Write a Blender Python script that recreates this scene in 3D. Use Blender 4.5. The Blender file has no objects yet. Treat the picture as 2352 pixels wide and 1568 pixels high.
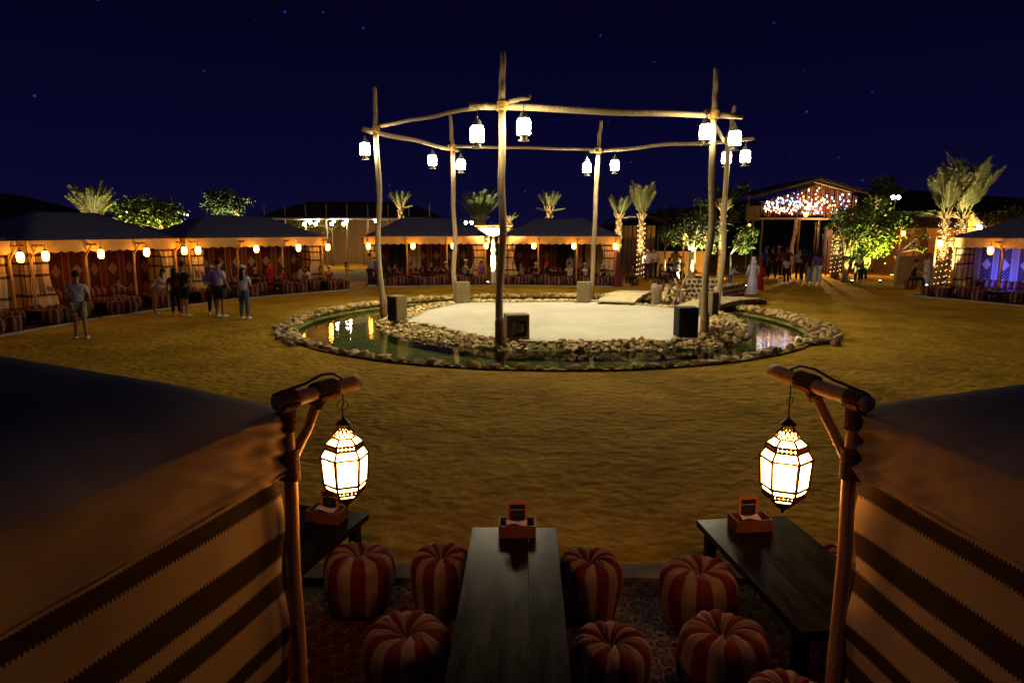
import bpy, bmesh, math, random
import numpy as np
from mathutils import Vector, Matrix, noise
R = math.radians
random.seed(7)
sc = bpy.context.scene
COL = sc.collection
# ---------------------------------------------------------------- camera, world, moonlight, exposure
H = 3.0; PITCH = R(9.3)
cam = bpy.data.objects.new('camera', bpy.data.cameras.new('camera')); COL.objects.link(cam)
cam.location = (0, 0, H); cam.rotation_euler = (R(90) - PITCH, 0, 0)
cam.data.lens = 24; cam.data.sensor_width = 36; cam.data.clip_start = .05; cam.data.clip_end = 2000
sc.camera = cam
sc.view_settings.view_transform = 'Standard'; sc.view_settings.look = 'None'
sc.view_settings.exposure = 0; sc.view_settings.gamma = 1; sc.view_settings.use_curve_mapping = False
sc.cycles.max_bounces = 5; sc.cycles.diffuse_bounces = 2; sc.cycles.glossy_bounces = 3
sc.cycles.transparent_max_bounces = 8; sc.cycles.caustics_reflective = False; sc.cycles.caustics_refractive = False
sc.cycles.sample_clamp_indirect = 3
W = bpy.data.worlds.new('World'); sc.world = W; W.use_nodes = True
nt = W.node_tree; nt.nodes.clear()
def wn(t, **k):
    n = nt.nodes.new(t)
    for a, b in k.items(): setattr(n, a, b)
    return n
wo = wn('ShaderNodeOutputWorld'); wb = wn('ShaderNodeBackground'); tc = wn('ShaderNodeTexCoord')
sx = wn('ShaderNodeSeparateXYZ'); rp = wn('ShaderNodeValToRGB')
nt.links.new(tc.outputs['Generated'], sx.inputs[0]); nt.links.new(sx.outputs[2], rp.inputs[0])
e = rp.color_ramp.elements
e[0].position = 0; e[0].color = (.0042, .0034, .026, 1); e[1].position = .6; e[1].color = (.0006, .0004, .0045, 1)
m_ = e.new(.14); m_.color = (.0020, .0016, .019, 1); m_ = e.new(.32); m_.color = (.0009, .0007, .0085, 1)
vo = wn('ShaderNodeTexVoronoi'); vo.inputs['Scale'].default_value = 42
nt.links.new(tc.outputs['Generated'], vo.inputs['Vector'])
ls = wn('ShaderNodeMath', operation='LESS_THAN'); ls.inputs[1].default_value = .068
nt.links.new(vo.outputs['Distance'], ls.inputs[0])
sv = wn('ShaderNodeSeparateColor'); nt.links.new(vo.outputs['Color'], sv.inputs[0])
pw = wn('ShaderNodeMath', operation='POWER'); pw.inputs[1].default_value = 3; nt.links.new(sv.outputs[0], pw.inputs[0])
ml = wn('ShaderNodeMath', operation='MULTIPLY'); nt.links.new(ls.outputs[0], ml.inputs[0]); nt.links.new(pw.outputs[0], ml.inputs[1])
st = wn('ShaderNodeMix', data_type='RGBA', blend_type='ADD'); st.inputs[0].default_value = 1
sm = wn('ShaderNodeMix', data_type='RGBA', blend_type='MULTIPLY'); sm.inputs[0].default_value = 1
sm.inputs[6].default_value = (.02, .03, .30, 1); nt.links.new(ml.outputs[0], sm.inputs[7])
nt.links.new(rp.outputs[0], st.inputs[6]); nt.links.new(sm.outputs[2], st.inputs[7])
nt.links.new(st.outputs[2], wb.inputs[0]); nt.links.new(wb.outputs[0], wo.inputs[0])
moon = bpy.data.objects.new('moonlight', bpy.data.lights.new('moonlight', 'SUN')); COL.objects.link(moon)
moon.data.energy = .09; moon.data.color = (.42, .38, 1); moon.data.angle = R(25); moon.rotation_euler = (R(20), R(-12), 0)

# ---------------------------------------------------------------- helpers
cP, sP = math.cos(PITCH), math.sin(PITCH)
def G(px, py, z=0.0):
    u = (px - 1176) / 1568; v = (py - 784) / 1568; t = (H - z) / (v * cP + sP)
    return Vector((u * t, (cP - v * sP) * t, z))
def D(px, py, Y):
    u = (px - 1176) / 1568; v = (py - 784) / 1568; t = Y / (cP - v * sP)
    return Vector((u * t, Y, H - t * (v * cP + sP)))
def tag(o, label=None, cat=None, group=None, kind=None):
    if label: o['label'] = label
    if cat: o['category'] = cat
    if group: o['group'] = group
    if kind: o['kind'] = kind
    return o
def empty(name, loc=(0, 0, 0), rz=0, label=None, cat=None, group=None):
    o = bpy.data.objects.new(name, None); COL.objects.link(o); o.empty_display_size = .2
    o.location = loc; o.rotation_euler = (0, 0, rz)
    return tag(o, label, cat, group)
def put(name, me, parent=None, loc=(0, 0, 0), rot=(0, 0, 0), scale=(1, 1, 1)):
    o = bpy.data.objects.new(name, me); COL.objects.link(o)
    o.location = loc; o.rotation_euler = rot; o.scale = scale if hasattr(scale, '__len__') else (scale,) * 3
    if parent: o.parent = parent
    return o
def kids(o): return [c for c in bpy.data.objects if c.parent == o]
def copy_tree(o, parent=None):
    c = o.copy(); COL.objects.link(c); c.parent = parent
    for ch in KIDS.get(o.name, []) or kids(o): copy_tree(ch, c)
    return c
KIDS = {}
class MB:
    def __init__(s): s.v = []; s.f = []; s.m = []
    def add(s, vs, fs, mi=0):
        n = len(s.v); s.v += [tuple(v) for v in vs]; s.f += [tuple(i + n for i in f) for f in fs]; s.m += [mi] * len(fs)
        return s
    def box(s, c, d, rz=0, mi=0, mat=None, tap=1):
        x, y, z = d[0] / 2, d[1] / 2, d[2] / 2
        vs = [Vector((a * x * (tap if cc > 0 else 1), b * y * (tap if cc > 0 else 1), cc * z)) for cc in (-1, 1) for a, b in ((-1, -1), (1, -1), (1, 1), (-1, 1))]
        M_ = mat if mat is not None else Matrix.Rotation(rz, 3, 'Z')
        vs = [M_ @ v + Vector(c) for v in vs]
        return s.add(vs, [(3, 2, 1, 0), (4, 5, 6, 7), (0, 1, 5, 4), (1, 2, 6, 5), (2, 3, 7, 6), (3, 0, 4, 7)], mi)
    def tube(s, pts, rad, n=8, mi=0, cap=True):
        pts = [Vector(p) for p in pts]; k = len(pts)
        if not hasattr(rad, '__len__'): rad = [rad] * k
        ref = None; vs = []
        for i, p in enumerate(pts):
            t = (pts[min(i + 1, k - 1)] - pts[max(i - 1, 0)])
            if t.length < 1e-9: t = Vector((0, 0, 1))
            t.normalize()
            if ref is None: ref = Vector((0, 0, 1)) if abs(t.z) < .9 else Vector((1, 0, 0))
            a = t.cross(ref)
            if a.length < 1e-6: a = t.cross(Vector((0, 1, 0)))
            a.normalize(); b = t.cross(a); ref = -b if False else ref
            for j in range(n):
                th = 2 * math.pi * j / n
                vs.append(p + (a * math.cos(th) + b * math.sin(th)) * rad[i])
        fs = [(i * n + j, i * n + (j + 1) % n, (i + 1) * n + (j + 1) % n, (i + 1) * n + j) for i in range(k - 1) for j in range(n)]
        if cap: fs += [tuple(range(n))[::-1], tuple((k - 1) * n + j for j in range(n))]
        return s.add(vs, fs, mi)
    def lathe(s, prof, n=16, c=(0, 0, 0), mi=0, ph=0, sy=1):
        vs = []; c = Vector(c)
        for r, z in prof:
            for j in range(n):
                th = 2 * math.pi * j / n + ph
                vs.append(c + Vector((r * math.cos(th), r * math.sin(th) * sy, z)))
        fs = [(i * n + j, i * n + (j + 1) % n, (i + 1) * n + (j + 1) % n, (i + 1) * n + j) for i in range(len(prof) - 1) for j in range(n)]
        fs += [tuple(range(n))[::-1], tuple((len(prof) - 1) * n + j for j in range(n))]
        return s.add(vs, fs, mi)
    def grid(s, fn, nu, nv, mi=0, flip=False):
        vs = [fn(i / nu, j / nv) for i in range(nu + 1) for j in range(nv + 1)]
        q = nv + 1
        fs = [(i * q + j, (i + 1) * q + j, (i + 1) * q + j + 1, i * q + j + 1) for i in range(nu) for j in range(nv)]
        if flip: fs = [f[::-1] for f in fs]
        return s.add(vs, fs, mi)
    def ell(s, c, r, n=10, k=7, mi=0, mat=None):
        prof = [(math.sin(math.pi * (i + .12) / (k + .24)), -math.cos(math.pi * (i + .12) / (k + .24))) for i in range(k + 1)]
        n0 = len(s.v); s.lathe(prof, n, (0, 0, 0), mi)
        for i in range(n0, len(s.v)):
            v = Vector(s.v[i]); v = Vector((v.x * r[0], v.y * r[1], v.z * r[2]))
            if mat is not None: v = mat @ v
            s.v[i] = tuple(v + Vector(c))
        return s
    def mesh(s, name, mats, smooth=False):
        me = bpy.data.meshes.new(name); me.from_pydata(s.v, [], s.f)
        for m in (mats if isinstance(mats, (list, tuple)) else [mats]): me.materials.append(m)
        if any(s.m): me.polygons.foreach_set('material_index', s.m)
        if smooth: me.polygons.foreach_set('use_smooth', [True] * len(me.polygons))
        me.update(); return me
    def build(s, name, mats, parent=None, smooth=False, **k):
        return put(name, s.mesh(name, mats, smooth), parent, **k)

# ---------------------------------------------------------------- materials
class NB:
    def __init__(s, name):
        s.mat = bpy.data.materials.new(name); s.mat.use_nodes = True; s.t = s.mat.node_tree
        s.p = s.t.nodes['Principled BSDF']; s.out = s.t.nodes['Material Output']
    def n(s, t, **k):
        nd = s.t.nodes.new(t)
        for a, b in k.items(): setattr(nd, a, b)
        return nd
    def L(s, a, b): s.t.links.new(a, b)
    def setin(s, sock, v):
        if hasattr(v, 'is_linked'): s.L(v, sock)
        elif v is not None:
            if hasattr(v, '__len__') and len(v) == 3 and sock.type == 'RGBA': v = (*v, 1)
            sock.default_value = v
    def m(s, op, a, b=None, c=None):
        nd = s.n('ShaderNodeMath', operation=op); s.setin(nd.inputs[0], a)
        if b is not None: s.setin(nd.inputs[1], b)
        if c is not None: s.setin(nd.inputs[2], c)
        return nd.outputs[0]
    def mix(s, f, a, b):
        nd = s.n('ShaderNodeMix', data_type='RGBA'); s.setin(nd.inputs[0], f); s.setin(nd.inputs[6], a); s.setin(nd.inputs[7], b)
        return nd.outputs[2]
    def obj(s, sep=False):
        c = s.n('ShaderNodeTexCoord').outputs['Object']
        if not sep: return c
        x = s.n('ShaderNodeSeparateXYZ'); s.L(c, x.inputs[0]); return x.outputs
    def noise(s, scale, detail=4, rough=.55, vec=None, sc3=None):
        v = vec if vec is not None else s.obj()
        if sc3:
            mp = s.n('ShaderNodeMapping'); s.L(v, mp.inputs[0]); mp.inputs['Scale'].default_value = sc3; v = mp.outputs[0]
        nd = s.n('ShaderNodeTexNoise'); s.L(v, nd.inputs['Vector']); nd.inputs['Scale'].default_value = scale
        nd.inputs['Detail'].default_value = detail; nd.inputs['Roughness'].default_value = rough
        return nd.outputs[0]
    def ramp(s, f, stops, const=False):
        nd = s.n('ShaderNodeValToRGB'); s.setin(nd.inputs[0], f); cr = nd.color_ramp
        if const: cr.interpolation = 'CONSTANT'
        el = cr.elements; el[0].position = stops[0][0]; el[0].color = (*stops[0][1], 1)
        el[1].position = stops[-1][0]; el[1].color = (*stops[-1][1], 1)
        for p, c in stops[1:-1]: q = el.new(p); q.color = (*c, 1)
        return nd.outputs[0]
    def bump(s, h, strength=.4, dist=.02):
        b = s.n('ShaderNodeBump'); s.L(h, b.inputs['Height']); b.inputs['Strength'].default_value = strength
        b.inputs['Distance'].default_value = dist; s.L(b.outputs[0], s.p.inputs['Normal'])
    def fin(s, col, rough=.8, metal=0, spec=.3):
        s.setin(s.p.inputs['Base Color'], col); s.setin(s.p.inputs['Roughness'], rough)
        s.p.inputs['Metallic'].default_value = metal; s.p.inputs['Specular IOR Level'].default_value = spec
        return s.mat
def M(name, col, rough=.8, var=.3, scale=8, bump=.3, dist=.01, metal=0, spec=.3, sc3=None, bs=None):
    b = NB(name); n = b.noise(scale, sc3=sc3)
    lo = tuple(max(0, c * (1 - var)) for c in col); hi = tuple(min(1, c * (1 + var)) for c in col)
    c = b.ramp(n, [(.3, lo), (.7, hi)])
    if bump: b.bump(b.noise(bs or scale * 3, sc3=sc3), bump, dist)
    return b.fin(c, rough, metal, spec)
def EM(name, col, s):
    b = NB(name); em = b.n('ShaderNodeEmission'); em.inputs[0].default_value = (*col, 1); em.inputs[1].default_value = s
    b.L(em.outputs[0], b.out.inputs[0]); return b.mat

def sand_mat(name, lo, mid, hi, bs=1.0):
    b = NB(name)
    n1 = b.noise(.45, 4, .6); n2 = b.noise(2.6, 5, .68); n3 = b.noise(13, 4, .7)
    f = b.m('ADD', b.m('MULTIPLY', n1, .5), b.m('ADD', b.m('MULTIPLY', n2, .3), b.m('MULTIPLY', n3, .2)))
    c = b.ramp(f, [(.33, lo), (.5, mid), (.67, hi)])
    vo = b.n('ShaderNodeTexVoronoi', feature='SMOOTH_F1'); vo.inputs['Scale'].default_value = 6.5; vo.inputs['Randomness'].default_value = 1
    mp = b.n('ShaderNodeMapping'); b.L(b.obj(), mp.inputs[0]); mp.inputs['Scale'].default_value = (1, 1.1, 1); b.L(mp.outputs[0], vo.inputs['Vector'])
    h = b.m('ADD', b.m('MULTIPLY', vo.outputs['Distance'], 1.1), b.m('ADD', b.m('MULTIPLY', n2, 1.0), b.m('MULTIPLY', n3, .35)))
    sk = b.noise(7, 3, .75); c = b.mix(b.m('MULTIPLY', b.m('GREATER_THAN', sk, .665), .6 * bs), c, tuple(q * .25 for q in lo))
    b.bump(h, .8 * bs, .05)
    return b.fin(c, .95, 0, .1)
m_sand = sand_mat('sand', (.17, .092, .005), (.42, .235, .012), (.64, .37, .03))
m_stage = sand_mat('stage_sand', (.36, .33, .24), (.46, .425, .315), (.53, .49, .38), .35)
m_concrete = M('concrete', (.30, .26, .18), .9, .2, 9)
m_stone = M('rim_stone', (.56, .40, .16), .9, .5, 2.2, .8, .03, bs=9)
m_stone2 = M('rim_stone_pale', (.66, .52, .27), .9, .4, 2.5, .7, .03, bs=14)
m_stone3 = M('rim_stone_brown', (.34, .21, .085), .92, .4, 3.5, .7, .03, bs=14)
m_bark_t = M('dry_twig', (.22, .15, .08), .95, .4, 10)
m_stoned = M('dark_wall_stone', (.10, .06, .03), .9, .4, 3.5, .7, .03, bs=14)
m_mortar = M('pale_mortar', (.55, .47, .3), .95, .2, 20)
m_bed = M('pond_bed', (.17, .16, .045), .9, .5, 2.5)
m_pole = M('bare_wood', (.34, .25, .13), .7, .3, 5, .5, .01, sc3=(4, 4, .5), bs=9)
m_polew = M('pole_foot_wrap', (.24, .14, .06), .9, .3, 18, .6)
m_plank = M('plank_wood', (.46, .36, .19), .8, .25, 4, .5, sc3=(1, 6, 6))
m_plankd = M('dark_timber', (.10, .065, .03), .85, .3, 6)
m_rope = M('coir_rope', (.23, .10, .028), .95, .4, 60, 1, .02)
m_ropey = M('yellow_rope', (.5, .28, .06), .95, .3, 40, .8)
m_arm = M('debarked_pole', (.40, .22, .10), .55, .25, 4, .4, .006, sc3=(5, 5, .6), bs=10)
m_cable = M('black_cable', (.012, .011, .012), .5, .1, 10, 0)
m_black = M('black_grille', (.008, .008, .009), .8, .3, 200, .5, .003)
m_cover = M('tan_cover_cloth', (.19, .14, .06), .9, .2, 3, .5, .02)
m_brass = M('dark_brass', (.07, .035, .015), .45, .4, 25, .4, .004, metal=.8)
m_table = M('dark_stained_wood', (.010, .007, .0065), .20, .5, 3, .3, .003, spec=.28, sc3=(8, 1, 8))
def table_mat():
    b = NB('worn_dark_tabletop'); n = b.noise(5, 5, .65, sc3=(3, .7, 3)); n2 = b.noise(22, 3, .7, sc3=(6, 1, 6))
    c = b.ramp(b.m('ADD', b.m('MULTIPLY', n, .6), b.m('MULTIPLY', n2, .4)), [(.35, (.005, .0035, .003)), (.7, (.013, .009, .008))])
    r_ = b.n('ShaderNodeMapRange'); b.L(n, r_.inputs[0]); r_.inputs[1].default_value = .3; r_.inputs[2].default_value = .7; r_.inputs[3].default_value = .17; r_.inputs[4].default_value = .26
    b.bump(n2, .25, .003); return b.fin(c, r_.outputs[0], 0, .08)
m_table = table_mat()
m_box = M('red_stained_box', (.12, .04, .02), .5, .3, 6, .2, sc3=(1, 6, 6))
m_signw = M('orange_plywood', (.42, .17, .05), .6, .2, 6, .1)
m_print = M('black_print', (.01, .009, .012), .45, .1, 9, 0)
m_ink = M('pale_ink', (.6, .58, .55), .6, .1, 9, 0)
m_inkr = M('red_ink', (.35, .06, .03), .6, .4, 60, 0)
m_paper = M('white_tissue', (.75, .7, .68), .9, .05, 9, .3)
m_wood2 = M('tent_post_wood', (.34, .2, .08), .8, .2, 6)
m_thatch = M('dark_thatch', (.045, .03, .02), .95, .5, 14, 1, .04, sc3=(3, 3, .6))
m_hill = M('dune_scrub', (.035, .028, .018), 1, .5, .2, .5, .3)
m_mud = M('mud_plaster', (.42, .24, .11), .95, .2, 2, .4, .02)
m_plaster = M('white_plaster', (.68, .6, .45), .7, .1, 3, .1)
m_bark = M('bark', (.24, .17, .10), .95, .4, 10, 1, .03)
m_trunk = M('palm_trunk', (.30, .19, .09), .95, .5, 9, 1, .04)
m_leafg = M('leaf_green', (.07, .10, .018), .6, .5, 3, 0)
m_leafy = M('leaf_yellow_green', (.13, .16, .02), .6, .5, 3, 0)
m_leafd = M('leaf_dark', (.025, .038, .014), .7, .5, 3, 0)
m_frond = M('palm_frond_olive', (.15, .15, .055), .7, .5, 2, 0)
m_frondg = M('palm_frond_green', (.09, .13, .035), .7, .5, 2, 0)
m_rachis = M('palm_rachis', (.38, .36, .13), .6, .2, 4, 0)
m_skin = M('skin', (.30, .16, .10), .6, .1, 9, 0)
m_hair = M('dark_hair', (.012, .008, .006), .7, .3, 40, .5)
def cloth(name, col, var=.15): return M(name, col, .92, var, 7, .9, .05)
C = dict(white=cloth('white_cotton', (.5, .47, .58)), black=cloth('black_cotton', (.012, .012, .014)), navy=cloth('navy_cotton', (.02, .022, .05)),
         denim=cloth('blue_denim', (.07, .10, .17)), tan=cloth('tan_cotton', (.3, .17, .05)), red=cloth('red_cotton', (.25, .008, .008)),
         maroon=cloth('maroon_cotton', (.12, .02, .025)), blue=cloth('blue_cotton', (.02, .05, .5)), sky=cloth('pale_blue_cotton', (.25, .3, .5)),
         beige=cloth('beige_cotton', (.45, .34, .18)), grey=cloth('grey_cotton', (.25, .24, .26)), robe=cloth('robe_white', (.55, .52, .66)), purple=cloth('purple_cotton', (.12, .07, .4)),
         yellow=cloth('mustard_cotton', (.5, .32, .05)), print=M('patterned_cotton', (.28, .25, .17), .9, .8, 22, .2), shoe=cloth('white_shoe', (.6, .58, .55)))
def pleat_canvas(name, col, cool=0):
    b = NB(name); w = b.noise(260, 2, .5); n = b.noise(3, 5); 
    c = b.ramp(b.m('ADD', b.m('MULTIPLY', n, .8), b.m('MULTIPLY', w, .2)), [(.3, tuple(x * .78 for x in col)), (.7, tuple(min(1, x * 1.15) for x in col))])
    b.bump(b.m('ADD', b.m('MULTIPLY', w, .25), b.noise(5, 4)), .45, .012)
    return b.fin(c, .95, 0, .1)
m_canvas = pleat_canvas('cream_canvas', (.50, .34, .15))
m_roof = pleat_canvas('roof_canvas', (.085, .082, .15))
def stripe_cloth(name, zs, cream=(.47, .37, .25), dark=(.035, .024, .018)):
    b = NB(name); x, y, z = b.obj(True)
    saw = b.m('PINGPONG', x, .012); step = b.m('MULTIPLY', b.m('GREATER_THAN', saw, .006), .013)
    wv = b.m('ADD', b.m('MULTIPLY', b.noise(.8, 2), .03), b.m('MULTIPLY', b.noise(90, 3, .8), .016))
    zz = b.m('DIVIDE', b.m('ADD', b.m('ADD', z, step), wv), 2.0)
    stops = [(0, cream)]; 
    for i, q in enumerate(sorted(zs)): stops.append(((q + .015) / 2.0, dark if i % 2 == 0 else cream))
    stops.append((1.0, stops[-1][1]))
    c = b.ramp(zz, stops, True)
    sp = b.noise(140, 3, .8); fl = b.m('GREATER_THAN', sp, .66)
    c = b.mix(b.m('MULTIPLY', fl, .35), c, (.6, .42, .25))
    n = b.noise(4, 4); c = b.mix(b.m('MULTIPLY', n, .35), c, (.12, .07, .03))
    b.bump(b.m('ADD', b.m('MULTIPLY', b.noise(220, 2, .6, sc3=(1, 1, 2.5)), .6), b.noise(6, 3)), .6, .012)
    return b.fin(c, .97, 0, .08)
m_wallL = stripe_cloth('striped_wool_wall', [1.50, 1.385, 1.16, .99, .89, .75, .53, .42, .3, .14])
def plaid_mat():
    b = NB('plaid_wool'); x, y, z = b.obj(True); xx = b.m('ADD', x, y)
    def band(v, per, off, w): return b.m('LESS_THAN', b.m('FRACT', b.m('DIVIDE', b.m('ADD', v, off), per)), w)
    v1 = b.m('MAXIMUM', band(xx, .62, 40.1, .17), band(xx, .62, 40.38, .09)); v2 = b.m('MAXIMUM', v1, band(xx, 1.24, 40.75, .06))
    h1 = b.m('MAXIMUM', band(z, .72, .1, .14), b.m('MULTIPLY', band(z, .3, .03, .3), b.m('GREATER_THAN', z, 1.55)))
    f = b.m('MINIMUM', b.m('ADD', b.m('MULTIPLY', v2, .72), b.m('MULTIPLY', h1, .85)), 1.0)
    c = b.mix(f, (.50, .37, .24), (.018, .014, .016)); b.bump(b.noise(6, 4), .5, .02)
    return b.fin(c, .95, 0, .1)
m_plaid = plaid_mat()
def arabesque(name, base, strip, lace, light):
    b = NB(name); x, y, z = b.obj(True); x = b.m('ADD', x, 30)
    u = b.m('FRACT', b.m('DIVIDE', x, .86)); s = b.m('LESS_THAN', u, .27)
    a = b.m('ABSOLUTE', b.m('DIVIDE', b.m('SUBTRACT', u, .635), .365)); w = b.m('ABSOLUTE', b.m('SUBTRACT', b.m('MULTIPLY', b.m('FRACT', b.m('DIVIDE', z, .92)), 2), 1))
    med = b.m('LESS_THAN', b.m('ADD', a, b.m('MULTIPLY', w, 1.2)), .72)
    tri = b.m('GREATER_THAN', b.m('SINE', b.m('MULTIPLY', b.m('ADD', x, z), 46)), .2); tr2 = b.m('GREATER_THAN', b.m('SINE', b.m('MULTIPLY', b.m('SUBTRACT', x, z), 46)), .2)
    lat = b.m('MULTIPLY', tri, tr2)
    ln = b.m('MAXIMUM', b.m('LESS_THAN', b.m('ABSOLUTE', b.m('SUBTRACT', u, .285)), .02), b.m('LESS_THAN', b.m('ABSOLUTE', b.m('SUBTRACT', u, .98)), .02))
    c = b.mix(b.m('MULTIPLY', lat, .75), base, lace); nn = b.noise(30, 2)
    c = b.mix(b.m('MULTIPLY', med, b.m('ADD', nn, .25)), c, light)
    c = b.mix(s, c, strip); c = b.mix(b.m('MULTIPLY', ln, .8), c, light)
    b.bump(b.noise(5, 3), .5, .02)
    return b.fin(c, .95, 0, .1)
m_arab = arabesque('red_arabesque', (.045, .012, .008), (.13, .035, .01), (.15, .07, .035), (.3, .2, .12))
m_arabr = arabesque('crimson_arabesque', (.05, .009, .006), (.11, .016, .009), (.16, .055, .03), (.24, .11, .06))
m_arabw = arabesque('navy_white_arabesque', (.03, .02, .03), (.28, .25, .26), (.42, .4, .42), (.55, .52, .55))
def rug_mat(name, a, bcol, c3, k=1.0):
    b = NB(name); x, y, z = b.obj(True)
    v = b.n('ShaderNodeTexVoronoi', feature='DISTANCE_TO_EDGE'); v.inputs['Scale'].default_value = 16 * k; b.L(b.obj(), v.inputs['Vector'])
    n = b.noise(26 * k, 4, .7); w = b.m('SINE', b.m('MULTIPLY', b.m('ADD', b.m('ABSOLUTE', x), b.m('MULTIPLY', n, .12)), 34 * k))
    w2 = b.m('SINE', b.m('MULTIPLY', b.m('ADD', y, b.m('MULTIPLY', n, .12)), 30 * k))
    f = b.m('ADD', b.m('MULTIPLY', b.m('MULTIPLY', w, w2), .25), b.m('ADD', b.m('MULTIPLY', n, .9), b.m('MULTIPLY', v.outputs[0], .6)))
    c = b.ramp(f, [(.3, a), (.44, bcol), (.52, a), (.6, c3), (.66, a), (.8, bcol)])
    b.bump(n, .4, .004); return b.fin(c, .98, 0, .05)
m_rug1 = rug_mat('crimson_rug', (.03, .006, .008), (.07, .014, .014), (.15, .10, .075))
m_rug2 = rug_mat('cream_border_rug', (.08, .06, .05), (.03, .009, .015), (.2, .16, .13))
m_rugf = rug_mat('forecourt_rug', (.02, .007, .007), (.05, .012, .012), (.08, .05, .04), .5)
m_pr = M('pouf_red', (.08, .0025, .005), .85, .25, 9, .5, .006, bs=160)
m_pc = M('pouf_cream', (.165, .112, .074), .85, .2, 9, .5, .006, bs=160)
em_stage = EM('stage_lantern_glow', (1, .85, .54), 175)
em_warm = EM('warm_lantern_glow', (1, .37, .035), 46)
em_near = EM('near_lantern_glow', (1, .39, .08), 46.0)
em_bulb = EM('festoon_bulb_glow', (1, .86, .6), 90)
em_str = EM('fairy_light_glow', (1, .68, .25), 5.5)
em_spot = EM('uplight_lens_glow', (1, .9, .55), 25)
em_led = EM('amber_led_strip', (1, .55, .08), 5)
em_sign = EM('yellow_neon', (1, .72, .02), 3)

# ---------------------------------------------------------------- ground, pond, stage
PC = Vector((1.15, 22.66)); PR = 8.15
def ground():
    mb = MB(); NS = 840; rs = [PR - .1]
    while rs[-1] < 20: rs.append(rs[-1] + .08)
    while rs[-1] < 34: rs.append(rs[-1] + .25)
    while rs[-1] < 900: rs.append(rs[-1] * 1.13)
    V = []
    for r in rs:
        for j in range(NS):
            a = 2 * math.pi * j / NS; x = PC.x + r * math.cos(a); y = PC.y + r * math.sin(a)
            z = 0
            if r < 36:
                z = .018 * noise.noise((x * .9, y * .9, 0)) + .012 * noise.noise((x * 2.9, y * 2.8, 3)) - .06 * max(0, noise.noise((x * 5.1, y * 4.6, 8)) - .22)
                if y < 6.6: z = min(z, -.03) if y < 6 else z * .4
                z *= min(1, max(0, (r - PR - .2)) / .8 + .2)
            V.append((x, y, z))
    F = [(i * NS + j, i * NS + (j + 1) % NS, (i + 1) * NS + (j + 1) % NS, (i + 1) * NS + j) for i in range(len(rs) - 1) for j in range(NS)]
    F = [f[::-1] for f in F]
    mb.add(V, F); return mb.build('ground', m_sand, smooth=True)
tag(ground(), kind='structure')
mb = MB(); mb.lathe([(.01, -.42), (6, -.4), (7.6, -.34), (PR + .2, .04)][::1], 96, (PC.x, PC.y, 0)); mb.f = mb.f[:-2]
tag(mb.build('pond_bed', m_bed, smooth=True), kind='structure')
b = NB('pond_water'); tr = b.n('ShaderNodeBsdfTransparent'); tr.inputs[0].default_value = (.66, .72, .40, 1)
gl = b.n('ShaderNodeBsdfGlossy'); gl.inputs['Roughness'].default_value = .0; gl.inputs[0].default_value = (1, 1, 1, 1)
bp = b.n('ShaderNodeBump'); bp.inputs['Strength'].default_value = .06; bp.inputs['Distance'].default_value = .05
b.L(b.noise(3.2, 3, .5, sc3=(1, 2.2, 1)), bp.inputs['Height']); b.L(bp.outputs[0], gl.inputs['Normal'])
fr = b.n('ShaderNodeFresnel'); fr.inputs[0].default_value = 1.33; b.L(bp.outputs[0], fr.inputs['Normal'])
mx = b.n('ShaderNodeMixShader'); b.L(fr.outputs[0], mx.inputs[0]); b.L(tr.outputs[0], mx.inputs[1]); b.L(gl.outputs[0], mx.inputs[2]); b.L(mx.outputs[0], b.out.inputs[0])
mb = MB(); mb.add([(PC.x + (PR + .05) * math.cos(2 * math.pi * j / 96), PC.y + (PR + .05) * math.sin(2 * math.pi * j / 96), -.13) for j in range(96)], [tuple(range(96))])
tag(mb.build('pond_water', b.mat), kind='structure')

POLE = [  # base px, beam-height px, top px  (foot, beam y, top)
    ((1148, 790), (1153, 243), (1155, 120)), ((1617, 772), (1640, 262), (1644, 157)), ((1644, 718), (1673, 322), (1688, 243)),
    ((1357, 688), (1374, 346), (1381, 278)), ((1048, 690), (1040, 338), (1034, 265)), ((881, 722), (863, 297), (860, 200))]
PB = [G(*p[0]) for p in POLE]
HC = sum((p for p in PB), Vector()) / 6
def radial(pts, z):
    a = []
    for p in pts:
        q = G(p[0], p[1], z) - HC; a.append((math.atan2(q.y, q.x), math.hypot(q.x, q.y)))
    out = []
    P = [(r * math.cos(t), r * math.sin(t)) for t, r in a]
    for k in range(720):
        t = -math.pi + 2 * math.pi * k / 720; c, s_ = math.cos(t), math.sin(t); best = 0
        for i in range(len(P)):
            (x1, y1), (x2, y2) = P[i], P[(i + 1) % len(P)]; den = c * (y2 - y1) - s_ * (x2 - x1)
            if abs(den) < 1e-9: continue
            rr_ = (x1 * (y2 - y1) - y1 * (x2 - x1)) / den; u_ = (x1 * s_ - y1 * c) / den
            if rr_ > 0 and -1e-6 <= u_ <= 1 + 1e-6: best = max(best, rr_)
        out.append(best)
    return np.array(out)
R_in = radial([(930, 736), (1140, 779), (1230, 783), (1540, 781), (1605, 775), (1628, 742), (1640, 714), (1500, 702), (1370, 692), (1060, 693), (975, 712)], .09)
R_out = radial([(862, 742), (900, 768), (1000, 785), (1150, 805), (1300, 806), (1500, 805), (1640, 799), (1697, 770), (1705, 745), (1680, 722), (1500, 703), (1370, 690), (1050, 689), (950, 708)], -.13)
R_out = np.maximum(R_out, R_in + .22)
ker = np.ones(15) / 15; R_out = np.convolve(np.concatenate([R_out[-7:], R_out, R_out[:7]]), ker, 'valid')
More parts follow.
